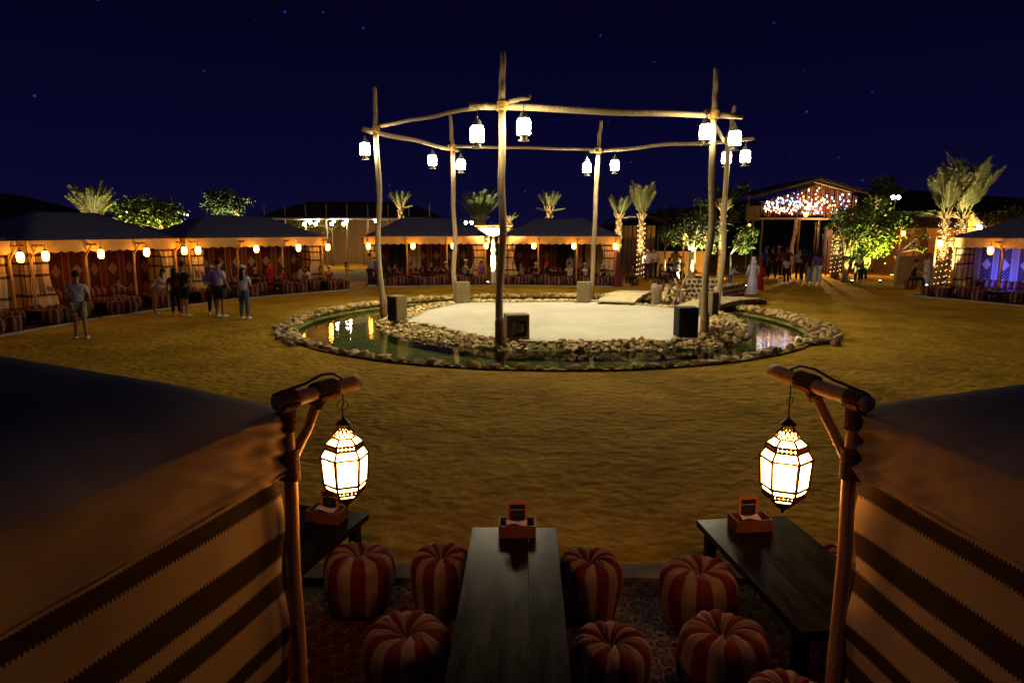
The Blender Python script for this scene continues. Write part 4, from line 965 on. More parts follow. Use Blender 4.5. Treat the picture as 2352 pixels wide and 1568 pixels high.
tree(740, 560, 57.5, 500, 530, 640, 800, 'green shrub inside the festoon pavilion', [m_leafy], 14, 50, .1, .06, 4, seed=13)
def ground_up(px, Y, dz, power, label, col, size=80, dy=-1.2, dx=0, lens=True):
    q = D(px, 500, Y); uplight((q.x + dx, Y + dy, 0), (q.x, Y, dz), power, label, col, size, lens)
ground_up(1612, 36.5, 3.0, 4000, 'spotlight under the pruned tree', (1, .85, .4), 80, -.7)
ground_up(1548, 41, 2.4, 1500, 'spotlight under the small green tree', (1, .85, .4), 110, -.8, .3)
ground_up(1708, 36, 2.6, 1500, 'spotlight under the young slender tree', (.95, 1, .5), 70, -.9)
ground_up(2017, 39.5, 3.0, 4500, 'right spotlight under the big spreading tree', (.85, 1, .12), 95, -.8)
ground_up(1949, 39.5, 3.0, 1200, 'left spotlight under the big spreading tree', (.95, .9, .2), 80, -1.0)
ground_up(2115, 36, 2.6, 900, 'spotlight under the gnarled little tree', (1, .9, .4), 60, -.6, .3)
ground_up(335, 35.5, 3.6, 6000, 'spotlight under the shrub behind the left tent', (1, .9, .2), 90, .6)
ground_up(535, 42, 4.2, 5000, 'spotlight under the dark tree behind the second tent', (1, .95, .5), 70, -.8)
ground_up(1640, 44, 1.0, 700, 'amber floodlight on the garden wall', (1, .62, .12), 120, -2.5)
# amber light washing the path under the gateway and the mud house
def flood(loc, tgt, power, col, label, size=100, nm='floodlight', post=True):
    loc = Vector(loc); r = empty(nm, (loc.x, loc.y, 0), 0, label, 'floodlight'); d = (Vector(tgt) - loc).normalized()
    if post: MB().tube([(0, 0, 0), (0, 0, loc.z)], .04, 6).build('post', m_plankd, r)
    MB().box((0, 0, loc.z + .05), (.22, .14, .16)).build('housing', m_black, r); l = bpy.data.objects.new('beam', bpy.data.lights.new('beam', 'SPOT')); COL.objects.link(l); l.parent = r
    l.data.energy = power; l.data.color = col; l.data.spot_size = R(size); l.data.spot_blend = .8; l.data.shadow_soft_size = .12; l.location = Vector((0, 0, loc.z + .05)) + d * .16; l.rotation_euler = d.to_track_quat('-Z', 'Y').to_euler()
flood((21.5, 49, 3.4), (20.5, 42, 0), 4500, (1, .55, .18), 'small floodlight on the gateway washing the path orange')
flood((19.6, 43.5, 2.6), (21, 46.9, 3.6), 500, (1, .6, .4), 'small floodlight aimed at the gateway column', 70)
flood(D(2100, 560, 40), D(2150, 545, 46), 900, (1, .38, .05), 'amber floodlight aimed at the mud house', 110)
flood(D(2245, 560, 42), D(2240, 510, 45.6), 500, (1, .45, .06), 'amber floodlight aimed at the gable with the emblem', 90)
flood(D(2200, 590, 34.5), D(2110, 585, 38), 160, (1, .3, .06), 'low amber floodlight beside the low mud wall', 110)
flood((20.5, 44.8, 3.0), (21.2, 46.9, 5.0), 700, (1, .55, .25), 'added floodlight brightening the hanging bamboo', 110)  # extra lamp, added to brighten the gable bamboo
flood((-12.5, 58, 2.2), (-13, 56, 4.4), 2500, (1, .8, .62), 'added floodlight brightening the pavilion ceiling', 150)  # extra lamp, added to brighten the ceiling beyond what the bulbs give
tf = empty('twin_floodlight_mast', (D(2057, 453, 50).x, 50, 0), 0, 'mast with two white floodlights behind the big uplit tree', 'floodlight')
for x in (2051, 2064): p = D(x, 453, 50); MB().ell(p - tf.location, (.13, .1, .13), 10, 6).build('lamp', em_bulb, tf, smooth=True)
MB().tube([(0, 0, 0), (0, 0, D(2057, 455, 50).z)], .04, 6).build('mast', m_plankd, tf)
ls_ = empty('led_strip', G(2064, 632), 0, 'glowing amber strip light lying on the sand left of the right tent', 'strip light'); MB().box((0, 0, .03), (1.1, .05, .04)).build('tube', em_led, ls_)
ph = empty('wooden_signpost', G(2042, 609), 0, 'plain wooden post with a small board by the big uplit tree', 'signpost'); MB().tube([(0, 0, 0), (.08, 0, 2.0)], .06, 8).build('post', m_wood2, ph); MB().box((-.1, 0, 1.75), (.9, .05, .25)).build('board', m_mud, ph)
pb_ = empty('reed_planter', G(1965, 606), 0, 'pale reed screen planter under the big uplit tree', 'planter'); 
for k in range(7): MB().box((-.9 + k * .3, 0, .45), (.28, .07, .9)).build('reed_panel', M('pale_reed', (.4, .28, .2), .9, .2, 8) if k == 0 else bpy.data.materials['pale_reed'], pb_)

# ---------------------------------------------------------------- people
def skin(nodes, edges, root=0, sub=1):
    me = bpy.data.meshes.new('tmp'); me.from_pydata([n[0] for n in nodes], edges, []); o = bpy.data.objects.new('tmp', me); COL.objects.link(o)
    o.modifiers.new('s', 'SKIN'); sv_ = me.skin_vertices[0].data
    for i, nd in enumerate(nodes): r_ = nd[1]; sv_[i].radius = r_ if hasattr(r_, '__len__') else (r_, r_); sv_[i].use_root = (i == root)
    m2 = o.modifiers.new('u', 'SUBSURF'); m2.levels = sub; m2.render_levels = sub
    return o
PEND = []; rnp = random.Random(12)
def person(px, py, hpy, label, rot=0, top='white', bottom='navy', arms='down', pose='stand', hair='short', sleeves='short', legs='long', robe=None, extras=(), z=0, hscale=None, shoes='shoe', group=None):
    q = G(px, py, z); zc = math.hypot(q.x * 0, (q.y * cP + (H - z) * sP)); hh = (py - hpy) * zc / 1568
    seated = pose in ('sit',)
    s = hscale or min(1.12, max(.6, hh / (1.32 if seated else 1.75)))
    r = empty('person', q, rot, label, 'person', group); k = s
    z0 = .50 if seated else .93
    if seated: pq = put('pouf', PF[px % 3], None, q + Matrix.Rotation(rot, 3, 'Z') @ Vector((0, .06, 0)) * k, (0, 0, px), (k * .95, k * .95, k * .9)); tag(pq, 'pouf under the ' + label.replace('seated ', ''), 'pouf', 'striped poufs under seated guests')
    lean = {'bend': .5, 'sit': .10}.get(pose, 0.02)
    def T(x, y, zz):  # torso space: zz above pelvis, leaning forward (-y)
        return Vector((x, y - math.sin(lean) * zz, z0 + math.cos(lean) * zz)) * k
    N = []; E_ = []
    def nd(p, r_, par=None): N.append((tuple(p), r_ * k if not hasattr(r_, '__len__') else (r_[0] * k, r_[1] * k))); i = len(N) - 1; E_.append((par, i)) if par is not None else None; return i
    pel = nd(T(0, 0, 0), (.13, .10)); wa = nd(T(0, 0, .2), (.12, .09), pel); ch = nd(T(0, 0, .4), (.155, .105), wa); ne = nd(T(0, 0, .54), .055, ch); hb = nd(T(0, -.02, .63), .075, ne); hd = nd(T(0, -.025, .74), .088, hb)
    J = {}
    for sd in (-1, 1):
        sh = nd(T(sd * .18, 0, .45), .055, ch)
        if arms == 'down': v_ = rnp.uniform(-.07, .07); el, wr = T(sd * .26, .03 + v_ * .4, .19), T(sd * (.25 + v_ * .3), -.08 + v_, -.04 + abs(v_) * .5)
        elif arms == 'phone': el, wr = T(sd * .22, -.10, .24), T(sd * .07, -.30, .36)
        elif arms == 'hip': el, wr = T(sd * .38, .06, .22), T(sd * .18, -.02, .06)
        elif arms == 'fold': el, wr = T(sd * .24, -.06, .2), T(sd * -.02, -.19, .2)
        elif arms == 'reach': el, wr = T(sd * .24, -.16, .28), T(sd * .22, -.4, .24)
        else: el, wr = T(sd * .26, .03, .19), T(sd * .25, -.06, -.04)
        e1 = nd(el, .042, sh); w1 = nd(wr, .03, e1); pm = Vector(wr) + (Vector(wr) - Vector(el)).normalized() * .07 * k; h1 = nd(pm, (.038, .02), w1)
        J[sd] = (T(sd * .18, 0, .45), Vector(el), Vector(wr), pm)
    LG = {}
    for sd in (-1, 1):
        hp = T(sd * .09, 0, -.03)
        if seated: kn, an = Vector((sd * .14, -.42, .50)) * k, Vector((sd * .13, -.44, .09)) * k
        elif pose == 'walk': kn, an = Vector((sd * .09, -.10 * sd - .05, .50)) * k, Vector((sd * .09, -.26 * sd + .02, .09)) * k
        else: kn, an = Vector((sd * .10, -.02, .50)) * k, Vector((sd * .12, .02, .08)) * k
        h_ = nd(hp, .088, pel); kk = nd(kn, .058, h_); nd(kn.lerp(an, .35), .052, kk); a_ = nd(an, .036, len(N) - 1); t_ = nd(an + Vector((sd * .02, -.14, -.04)) * k, (.038, .025), a_); LG[sd] = (hp, kn, an)
    body = skin(N, E_, 0); fing = MB()
    for sd in (-1, 1):
        el, wr, pm = J[sd][1:]; d = (wr - el).normalized(); sdv = d.cross(Vector((0, 1, .2))).normalized()
        for f in range(4):
            L_ = (.055, .065, .06, .045)[f] * k; b0 = pm + sdv * (f - 1.5) * .017 * k + d * .02 * k; c1 = b0 + d * L_ * .55; c2 = c1 + (d + Vector((0, -.5, -.2))).normalized() * L_ * .5
            fing.tube([b0, c1, c2], [.009 * k, .008 * k, .006 * k], 5)
        b0 = wr + d * .02 * k + sdv * -.03 * k; fing.tube([b0, b0 + (d - sdv * .8).normalized() * .035 * k, b0 + (d * 1.2 - sdv * .4).normalized() * .06 * k], [.011 * k, .009 * k, .007 * k], 5)
    hp_ = T(0, -.025, .74); fing.ell(hp_ + Vector((0, -.098, -.015)) * k, (.013 * k, .018 * k, .02 * k), 6, 4); fing.ell(hp_ + Vector((0, -.08, -.055)) * k, (.022 * k, .014 * k, .007 * k), 6, 4)
    for sd in (-1, 1): fing.ell(hp_ + Vector((sd * .088, .01, -.01)) * k, (.01 * k, .02 * k, .03 * k), 6, 4)
    PEND.append((body, 'body', m_skin, r, fing))
    ey = MB()
    for sd in (-1, 1): ey.ell(hp_ + Vector((sd * .032, -.078, .01)) * k, (.012 * k, .01 * k, .008 * k), 6, 4)
    ey.build('eyes', m_hair, r)
    dn = T(0, 0, 0)
    if robe:
        mb = MB(); n = 20
        rings = [(.07, .06, .53), (.15, .09, .49), (.21, .12, .42), (.20, .13, .3), (.18, .14, .1), (.20, .16, -.1)]
        vs = [T(a_, 0, 0) for a_ in (0,)]
        V = []
        for rx, ry, zz in rings:
            for j in range(n): th = 2 * math.pi * j / n; V.append(T(rx * math.cos(th), ry * math.sin(th), zz))
        lows = [(.22, .19, .45), (.24, .21, .25), (.27, .23, .06)] if not seated else [(.26, .3, .35), (.28, .36, .2), (.3, .4, .06)]
        for rx, ry, zz in lows:
            for j in range(n):
                th = 2 * math.pi * j / n; f = 1 + .06 * math.sin(5 * th + zz * 3); V.append(Vector((rx * f * math.cos(th), ry * f * math.sin(th) - (.18 if seated else 0), zz)) * k)
        m_ = len(rings) + len(lows); F = [(i * n + j, i * n + (j + 1) % n, (i + 1) * n + (j + 1) % n, (i + 1) * n + j) for i in range(m_ - 1) for j in range(n)]
        mb.add(V, [f[::-1] for f in F] + [tuple(range(n))])
        for sd in (-1, 1): a_, e1, w1, _ = J[sd]; mb.tube([a_ + Vector((-sd * .03, 0, 0)) * k, a_.lerp(e1, .5), e1, e1.lerp(w1, .95)], [.075 * k, .078 * k, .075 * k, .08 * k], 10)
        mb.build('robe', C[robe], r, smooth=True)
    else:
        n2 = []; e2 = []
        def n_(p, r_, par=None): n2.append((tuple(p), r_ * k if not hasattr(r_, '__len__') else (r_[0] * k, r_[1] * k))); i = len(n2) - 1; e2.append((par, i)) if par is not None else None; return i
        a0 = n_(T(0, 0, -.06), (.155, .125)); a1 = n_(T(0, 0, .2), (.145, .115), a0); a2 = n_(T(0, 0, .4), (.175, .125), a1); a3 = n_(T(0, 0, .5), .08, a2)
        for sd in (-1, 1):
            s1 = n_(T(sd * .185, 0, .445), .072, a2); _, e1, w1, _ = J[sd]
            if sleeves == 'short': n_(T(sd * .185, 0, .44).lerp(e1, .7), .066, s1)
            else: m1 = n_(e1, .06, s1); n_(e1.lerp(w1, .9), .05, m1)
        PEND.append((skin(n2, e2, 0), 'shirt', C[top], r, None))
        n2, e2 = [], []
        def n_(p, r_, par=None): n2.append((tuple(p), r_ * k if not hasattr(r_, '__len__') else (r_[0] * k, r_[1] * k))); i = len(n2) - 1; e2.append((par, i)) if par is not None else None; return i
        a0 = n_(T(0, 0, -.02), (.15, .12)); 
        for sd in (-1, 1):
            hp, kn, an = LG[sd]; h_ = n_(hp + Vector((sd * .005, 0, -.02)) * k, .108, a0)
            if legs == 'short': n_(hp.lerp(kn, .92), .095, h_)
            elif legs == 'skirt': m1 = n_(kn, .13, h_); n_(kn.lerp(an, .8), .14, m1)
            else: m1 = n_(kn, .078, h_); n_(kn.lerp(an, .88), .062, m1)
        PEND.append((skin(n2, e2, 0), {'short': 'shorts', 'skirt': 'skirt'}.get(legs, 'trousers'), C[bottom], r, None))
    for sd in (-1, 1):
        an = LG[sd][2]; mb = MB(); mb.ell(an + Vector((sd * .015, -.07, -.045)) * k, (.05 * k, .135 * k, .045 * k), 10, 6); mb.build('shoe', C[shoes], r, smooth=True)
    hd_ = T(0, -.02, .75)
    if hair in ('short', 'long'):
        mb = MB(); mb.ell(hd_ + Vector((0, .022, .022)) * k, (.098 * k, .098 * k, .10 * k), 12, 8)
        if hair == 'long': mb.ell(hd_ + Vector((0, .085, -.16)) * k, (.105 * k, .055 * k, .22 * k), 10, 8)
        mb.build('hair', m_hair, r, smooth=True)
    elif hair[:5] == 'scarf':
        mb = MB(); mb.ell(hd_ + Vector((0, .02, .02)) * k, (.107 * k, .108 * k, .108 * k), 12, 8); V = []
        mb.ell(hd_ + Vector((0, .07, -.17)) * k, (.15 * k, .07 * k, .2 * k), 12, 8); mb.build('headscarf', C[hair[6:]], r, smooth=True)
        if 'band' in extras: MB().lathe([(.095 * k, 0), (.112 * k, .012 * k), (.095 * k, .026 * k)], 14, hd_ + Vector((0, .02, .06)) * k).build('head_cord', C['black'], r, smooth=True)
    elif hair[:3] == 'cap':
        mb = MB(); mb.ell(hd_ + Vector((0, .022, .015)) * k, (.097 * k, .097 * k, .09 * k), 12, 8); mb.build('hair', m_hair, r, smooth=True)
        mb = MB(); mb.ell(hd_ + Vector((0, .015, .045)) * k, (.103 * k, .105 * k, .08 * k), 12, 8); mb.ell(hd_ + Vector((0, -.11, .05)) * k, (.07 * k, .07 * k, .012 * k), 10, 5); mb.build('cap', C[hair[4:]], r, smooth=True)
        if 'ponytail' in extras: mb = MB(); mb.ell(hd_ + Vector((0, .1, -.2)) * k, (.09 * k, .05 * k, .24 * k), 10, 8); mb.build('long_hair', m_hair, r, smooth=True)
    if 'backpack' in extras:
        mb = MB(); mb.ell(T(0, .2, .27), (.15 * k, .1 * k, .22 * k), 12, 8); mb.build('backpack', C['purple'], r, smooth=True)
        for sd in (-1, 1): MB().tube([T(sd * .1, .14, .45), T(sd * .11, .02, .54), T(sd * .12, -.13, .42), T(sd * .13, -.05, .15)], .018 * k, 6).build('backpack_strap', C['purple'], r)
    if 'phone' in extras: MB().box(T(0, -.36, .40), (.075 * k, .012 * k, .15 * k)).build('phone', m_print, r)
    return r
away = math.pi
person(188, 778, 625, 'man in white tee and patterned shorts standing alone at the far left', R(200), 'white', 'print', 'down', hair='short', legs='short')
person(357, 722, 614, 'woman in white top and orange trousers leaning toward the tents', R(120), 'white', 'tan', 'reach', 'bend', 'long', 'long')
person(425, 726, 603, 'man in black tee and black shorts facing the tents', R(150), 'black', 'black', 'phone', legs='short')
person(406, 724, 618, 'person in dark trousers half hidden behind the man in black', R(210), 'maroon', 'black', 'down', hair='long')
person(507, 728, 596, 'man in white tee with purple backpack and navy shorts', R(160), 'white', 'navy', 'down', legs='short', extras=('backpack',))
person(491, 722, 612, 'dark clothed person just behind the man with the purple backpack', R(20), 'purple', 'black', 'fold', hair='cap grey')
person(563, 733, 612, 'woman in white cap and jeans with long dark hair seen from behind', R(170), 'white', 'denim', 'fold', hair='cap white', extras=('ponytail',))
person(622, 664, 603, 'person in a long red robe standing among the tables', R(60), robe='red', hair='scarf red')
person(797, 661, 603, 'child in mustard top and pale trousers before the festoon pavilion', R(100), 'yellow', 'beige', 'reach', hair='long')
person(783, 600, 546, 'man in white shirt and pink cap on the pavilion floor', R(40), 'white', 'black', 'fold', hair='cap red')
person(808, 600, 548, 'person in beige wrap beside the man with the pink cap', R(-30), robe='beige', hair='scarf beige')
person(851, 658, 584, 'man in grey tee and black trousers left of the leftmost stage pole', R(60), 'grey', 'black', 'fold')
person(868, 656, 590, 'person in blue top close behind the leftmost stage pole', R(200), 'blue', 'navy', 'down', hair='short')
person(885, 652, 592, 'person all in black just right of the leftmost stage pole', R(180), 'black', 'black', 'down', hair='long')
person(690, 662, 612, 'seated man in grey tee at the tables of the second tent', R(150), 'grey', 'black', 'reach', 'sit')
person(655, 664, 615, 'seated woman in red top at the tables of the second tent', R(-60), 'red', 'black', 'reach', 'sit', 'long')
person(735, 660, 612, 'seated person in maroon at the last table of the second tent', R(90), 'maroon', 'black', 'fold', 'sit', 'long')
person(1067, 650, 597, 'seated man in grey shirt and white cap left of the glowing bowl', R(80), 'grey', 'black', 'reach', 'sit', 'cap white')
person(1105, 648, 600, 'seated person in purple top below the glowing bowl', R(20), 'purple', 'black', 'reach', 'sit', 'long')
person(1137, 650, 603, 'seated person in black with their back to the arena below the bowl', R(180), 'black', 'black', 'reach', 'sit', 'short')
person(990, 648, 600, 'seated person in dark clothes in front of the white drape', R(30), 'black', 'navy', 'reach', 'sit', 'long')
person(1253, 652, 598, 'seated man with red headscarf at the right tent tables', R(110), 'black', 'black', 'reach', 'sit', 'scarf red')
person(1308, 654, 603, 'seated man in beige shirt seen from behind at the right tent', R(190), 'beige', 'black', 'reach', 'sit', 'short')
person(1310, 640, 583, 'woman in grey wrap standing behind the man in beige', R(0), robe='grey', hair='long')
person(1419, 660, 583, 'person in long maroon robe walking right of the tents', R(90), robe='maroon', hair='scarf maroon')
person(1487, 648, 558, 'man in white shirt standing by the fairy lit palm', R(170), 'white', 'navy', 'down')
person(1500, 645, 562, 'second man in white shirt right of the fairy lit palm', R(180), 'white', 'black', 'down')
person(1535, 645, 593, 'seated person in black near the small green tree', R(20), 'black', 'black', 'reach', 'sit', 'long')
person(1549, 640, 560, 'woman in white skirt and tan top near the small green tree', R(200), 'tan', 'white', 'down', legs='skirt', hair='long')
person(1562, 645, 590, 'seated person in black right of the woman in the white skirt', R(-30), 'black', 'black', 'reach', 'sit', 'short')
person(1675, 668, 604, 'child in pale blue shirt stooping right of the crossed poles', R(90), 'sky', 'denim', 'reach', 'bend', 'long', 'long')
person(1727, 678, 592, 'man in long white robe and white head cloth walking away', R(180), robe='robe', hair='scarf robe')
person(1744, 668, 603, 'woman in red dress beside the man in the white robe', R(150), robe='red', hair='scarf red')
person(1757, 640, 560, 'person in bright blue shirt in the gateway crowd', R(180), 'blue', 'black', 'down')
person(1772, 642, 566, 'man in dark shirt left of the tan capped man in the crowd', R(180), 'black', 'black', 'down', pose='walk')
person(1786, 640, 561, 'man with pale curly headwear and dark clothes in the crowd', R(180), 'maroon', 'black', 'down', hair='cap beige')
person(1806, 640, 566, 'person in dark brown outfit left of the gateway column', R(190), 'maroon', 'black', 'hip', pose='walk')
person(1805, 652, 587, 'child in white tee and dark trousers in front of the crowd', R(185), 'white', 'black', 'down', hair='long')
person(1833, 645, 570, 'man in grey tee right of the gateway column', R(170), 'grey', 'black', 'down')
person(1846, 650, 568, 'person in black holding a bag in the gateway crowd', R(180), 'black', 'black', 'fold', hair='long')
person(1860, 654, 580, 'woman in black top and long grey skirt in the crowd', R(180), 'black', 'grey', 'down', legs='skirt', hair='scarf black')
person(1876, 655, 574, 'woman in purple top and pale long skirt at the right of the crowd', R(175), 'purple', 'white', 'down', legs='skirt', hair='scarf black')
person(1942, 612, 566, 'person in black walking under the big uplit tree', R(90), 'black', 'black', 'down', pose='walk')
person(1968, 650, 578, 'person in black in the close couple under the big tree', R(170), 'black', 'black', 'down', hair='long')
person(1983, 648, 574, 'person in tan tee in the close couple under the big tree', R(185), 'tan', 'navy', 'down', hair='long')
person(2127, 656, 583, 'man in white robe and red white head cloth with hands clasped', R(10), robe='robe', hair='scarf red', arms='fold', extras=('band',), z=.05)
person(2161, 650, 576, 'man in pale grey robe seen from behind at the right tent', R(170), robe='robe', hair='scarf robe', arms='down', z=.05)
person(2094, 664, 590, 'seated person in black left of the men in white robes', R(60), 'black', 'black', 'reach', 'sit', 'short')
person(232, 676, 604, 'standing person in dark clothes inside the left tent', R(60), 'black', 'black', 'fold')
person(272, 690, 640, 'seated person in beige with back turned at the left tent tables', R(150), 'beige', 'black', 'reach', 'sit', 'short')
person(305, 676, 628, 'seated person in maroon at the left tent near its first lantern post', R(60), 'maroon', 'black', 'fold', 'sit', 'short')
person(338, 672, 626, 'seated person in black at the left tent beside the leaning woman', R(-60), 'black', 'black', 'fold', 'sit', 'scarf black')
person(462, 668, 622, 'seated person in navy at the pavilion side tent behind the backpack man', R(60), 'navy', 'black', 'reach', 'sit', 'short')
person(588, 664, 616, 'seated person in black at the second tent left of the red robe', R(20), 'black', 'black', 'fold', 'sit', 'cap white')
person(712, 660, 613, 'seated person in white at the second tent near its right curtain', R(-100), 'white', 'black', 'reach', 'sit', 'long')
person(756, 660, 612, 'seated person in red at the second tent at its last table', R(180), 'red', 'black', 'phone', 'sit', 'cap white')
person(905, 652, 606, 'seated person in navy at the bowl tent near its black drape', R(110), 'navy', 'black', 'reach', 'sit', 'short')
person(942, 652, 605, 'seated person in red at the bowl tent under its second lantern', R(110), 'red', 'black', 'reach', 'sit', 'short')
person(1028, 650, 602, 'seated person in maroon at the bowl tent right of the rear left pole', R(-100), 'maroon', 'black', 'phone', 'sit', 'cap white')
person(1200, 651, 603, "seated person in grey right of the bowl near the tent's left curtain", R(-100), 'grey', 'black', 'fold', 'sit', 'long')
person(1228, 651, 604, "seated person in black right of the bowl under the tent's second lantern", R(60), 'black', 'black', 'fold', 'sit', 'cap white')
person(1345, 652, 605, 'seated person in white at the tent beside the rear right pole', R(-60), 'white', 'black', 'phone', 'sit', 'cap white')
person(1385, 654, 606, "seated person in black right of the bowl at the tent's right curtain", R(20), 'black', 'black', 'phone', 'sit', 'cap white')
person(1455, 656, 606, 'seated person in maroon at the open tables left of the lit palm', R(-60), 'maroon', 'black', 'fold', 'sit', 'long')
person(1515, 655, 608, 'seated person in navy at the open tables right of the lit palm', R(60), 'navy', 'black', 'reach', 'sit', 'scarf black')
person(1590, 655, 606, 'seated person in red at the open tables before the pruned tree', R(110), 'red', 'black', 'reach', 'sit', 'cap white')
bpy.context.view_layer.update(); dg = bpy.context.evaluated_depsgraph_get()
for o, nm_, mt, par, extra in PEND:
    me = bpy.data.meshes.new_from_object(o.evaluated_get(dg))
    if extra:
        bm = bmesh.new(); bm.from_mesh(me); t_ = extra.mesh('t', mt); bm.from_mesh(t_); bm.to_mesh(me); bm.free(); bpy.data.meshes.remove(t_)
    me.materials.clear(); me.materials.append(mt); me.polygons.foreach_set('use_smooth', [True] * len(me.polygons)); me.name = nm_
    put(nm_, me, par)
for o, *_ in PEND: bpy.data.objects.remove(o)

# ---------------------------------------------------------------- near tents
EAV = 1.97; NK = .93
def near_tent(corner, sdir, s, label, posx, arm_a, arm_b, lan, lanlabel, brace_b):
    """local x runs back along the side wall, q=s*y runs into the tent"""
    corner = Vector((corner[0], corner[1], 0)); rz = math.atan2(sdir[1], sdir[0]); r = empty('canvas_tent', (corner.x * NK, corner.y * NK, H * (1 - NK)), rz, label, 'tent', 'two dark canvas tents flanking the foreground tables')
    r.scale = (NK, NK, NK); inv = Matrix.Rotation(-rz, 3, 'Z')
    def Lc(p): return inv @ (Vector(p) - corner)
    LX, LQ = 6.0, 5.0
    def sheet(u, v):   # v 0 = ridge side, goes down over the eave to the hem
        x = -.05 + (LX) * (u ** 1.6)
        if v < .62:
            q = LQ * (1 - v / .62) ** 1.5
            a = max(0, x + .05); kk = 9.0; dm = -math.log(math.exp(-kk * a) + math.exp(-kk * q)) / kk if (a < 3 and q < 3) else min(a, q)
            dm = max(0, dm + .07); dm = min(dm, 2.3)
            z = EAV - .045 + .47 * dm * (1 - .05 * dm) + .02 * noise.noise((x * 1.5, q * 1.5, s))
            qq = q - .0
            z -= .035 * math.exp(-q * 14)
        else:
            t = (v - .62) / .38; qq = -.02 - .015 * math.sin(t * 3); z = EAV - .05 - t * .385
            corn = math.exp(-x * 3.2)
            qq += (-.05 * corn * noise.noise((x * 4, t * 7 + x * 6, s * 3)) * 1.6 - .024 * corn * 1) * min(1, .35 + x * 4) * 1.0 - .012 * corn * math.sin(t * 23 + x * 9) - .012 * noise.noise((x * 2.2, t * 3, 5))
            if t > .82: qq -= .012 * math.sin((t - .82) / .18 * math.pi * 1.0) + .004
            z += .012 * noise.noise((x * 3, 0, 2)) * t
        return Vector((x, s * qq, z))
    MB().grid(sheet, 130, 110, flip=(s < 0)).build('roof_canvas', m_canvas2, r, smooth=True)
    MB().grid(lambda u, v: Vector((-.06 - .012 * math.sin(u * 40), s * (u * LQ), EAV - .05 + .0 - v * (.40 + .03 * abs(math.sin(u * 36))))), 90, 5).build('front_valance', m_canvas, r, smooth=True)
    MB().tube([(-.03 + LX * (k / 60), s * (-.038 - .006 * math.sin(k)), EAV - .432 + .006 * noise.noise((k * .3, 1, s))) for k in range(61)], .009, 6).build('rolled_hem', m_canvas, r, smooth=True)
    def wall(u, v):
        x = .0 + LX * u ** 1.4; z = 1.58 - 1.81 * v; return Vector((x, s * (.03 + .012 * noise.noise((x * 1.6, z * .8, 3)) + .02 * math.exp(-x * 5) * math.sin(z * 9)), z))
    MB().grid(wall, 90, 24).build('striped_wall', m_wallL, r, smooth=True)
    MB().grid(lambda u, v: Vector((.05, s * (.1 + .9 * u), 1.55 * v)), 6, 4).build('front_curtain', m_plaid, r)
    # post, arm, brace, lashings
    pp = Lc((posx[0], posx[1], 0)); mb = log(pp - Vector((0, 0, .22)), pp + Vector((0, 0, EAV + .02)), .046, .04, 5 + s, .012, 6); mb.build('post', m_arm, r, smooth=True)
    a_, b_ = Lc(arm_a), Lc(arm_b); log(a_ - (b_ - a_) * .06, b_, .047, .05, 9 + s, .006, 1).build('lantern_arm', m_arm, r, smooth=True)
    jb = a_.lerp(b_, brace_b); st_ = pp + Vector((0, 0, EAV - .40)); log(st_, jb, .033, .03, 3 + s, .006, 1).build('brace', m_arm, r, smooth=True)
    d = b_ - a_
    lash(a_.lerp(b_, .06), d, .058, 8, .012).build('rope_lashing', m_rope, r, smooth=True)
    lash(jb + d * .02, d, .06, 11, .012).build('rope_lashing', m_rope, r, smooth=True)
    lash(st_ + Vector((0, 0, .02)), (0, 0, 1), .058, 13, .012).build('rope_lashing', m_rope, r, smooth=True)
    lash(pp + Vector((0, 0, EAV - .10)), (0, 0, 1), .054, 9, .012).build('rope_lashing', m_rope, r, smooth=True)
    lash(jb - (jb - st_).normalized() * .07, jb - st_, .044, 6, .012).build('rope_lashing', m_rope, r, smooth=True)
    up = Vector((0, 0, .055)); MB().tube([a_ + up * 1.1, a_.lerp(b_, .3) + up * 1.35, a_.lerp(b_, .5) + up * 1.9, a_.lerp(b_, .66) + up * 1.75, a_.lerp(b_, .78) + up * .95, a_.lerp(b_, .8)], .009, 6).build('cable', m_cable, r, smooth=True)
    return r
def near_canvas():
    b = NB('navy_cream_canvas_painted_falloff'); w = b.noise(260, 2, .5); n = b.noise(3, 5); x, y, z = b.obj(True)
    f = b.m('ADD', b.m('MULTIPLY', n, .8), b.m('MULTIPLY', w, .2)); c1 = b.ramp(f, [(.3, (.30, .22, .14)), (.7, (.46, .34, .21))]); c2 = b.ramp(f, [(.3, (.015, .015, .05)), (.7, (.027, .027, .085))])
    k = b.n('ShaderNodeMapRange'); k.interpolation_type = 'SMOOTHSTEP'; b.L(b.m('ADD', z, b.m('MULTIPLY', n, .04)), k.inputs[0]); k.inputs[1].default_value = EAV - .16; k.inputs[2].default_value = EAV + .26  # soft height blend paints the lantern light fading between hem and navy roof
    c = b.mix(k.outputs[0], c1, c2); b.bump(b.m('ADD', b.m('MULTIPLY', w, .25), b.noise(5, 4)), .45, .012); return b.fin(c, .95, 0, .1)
m_canvas2 = near_canvas()
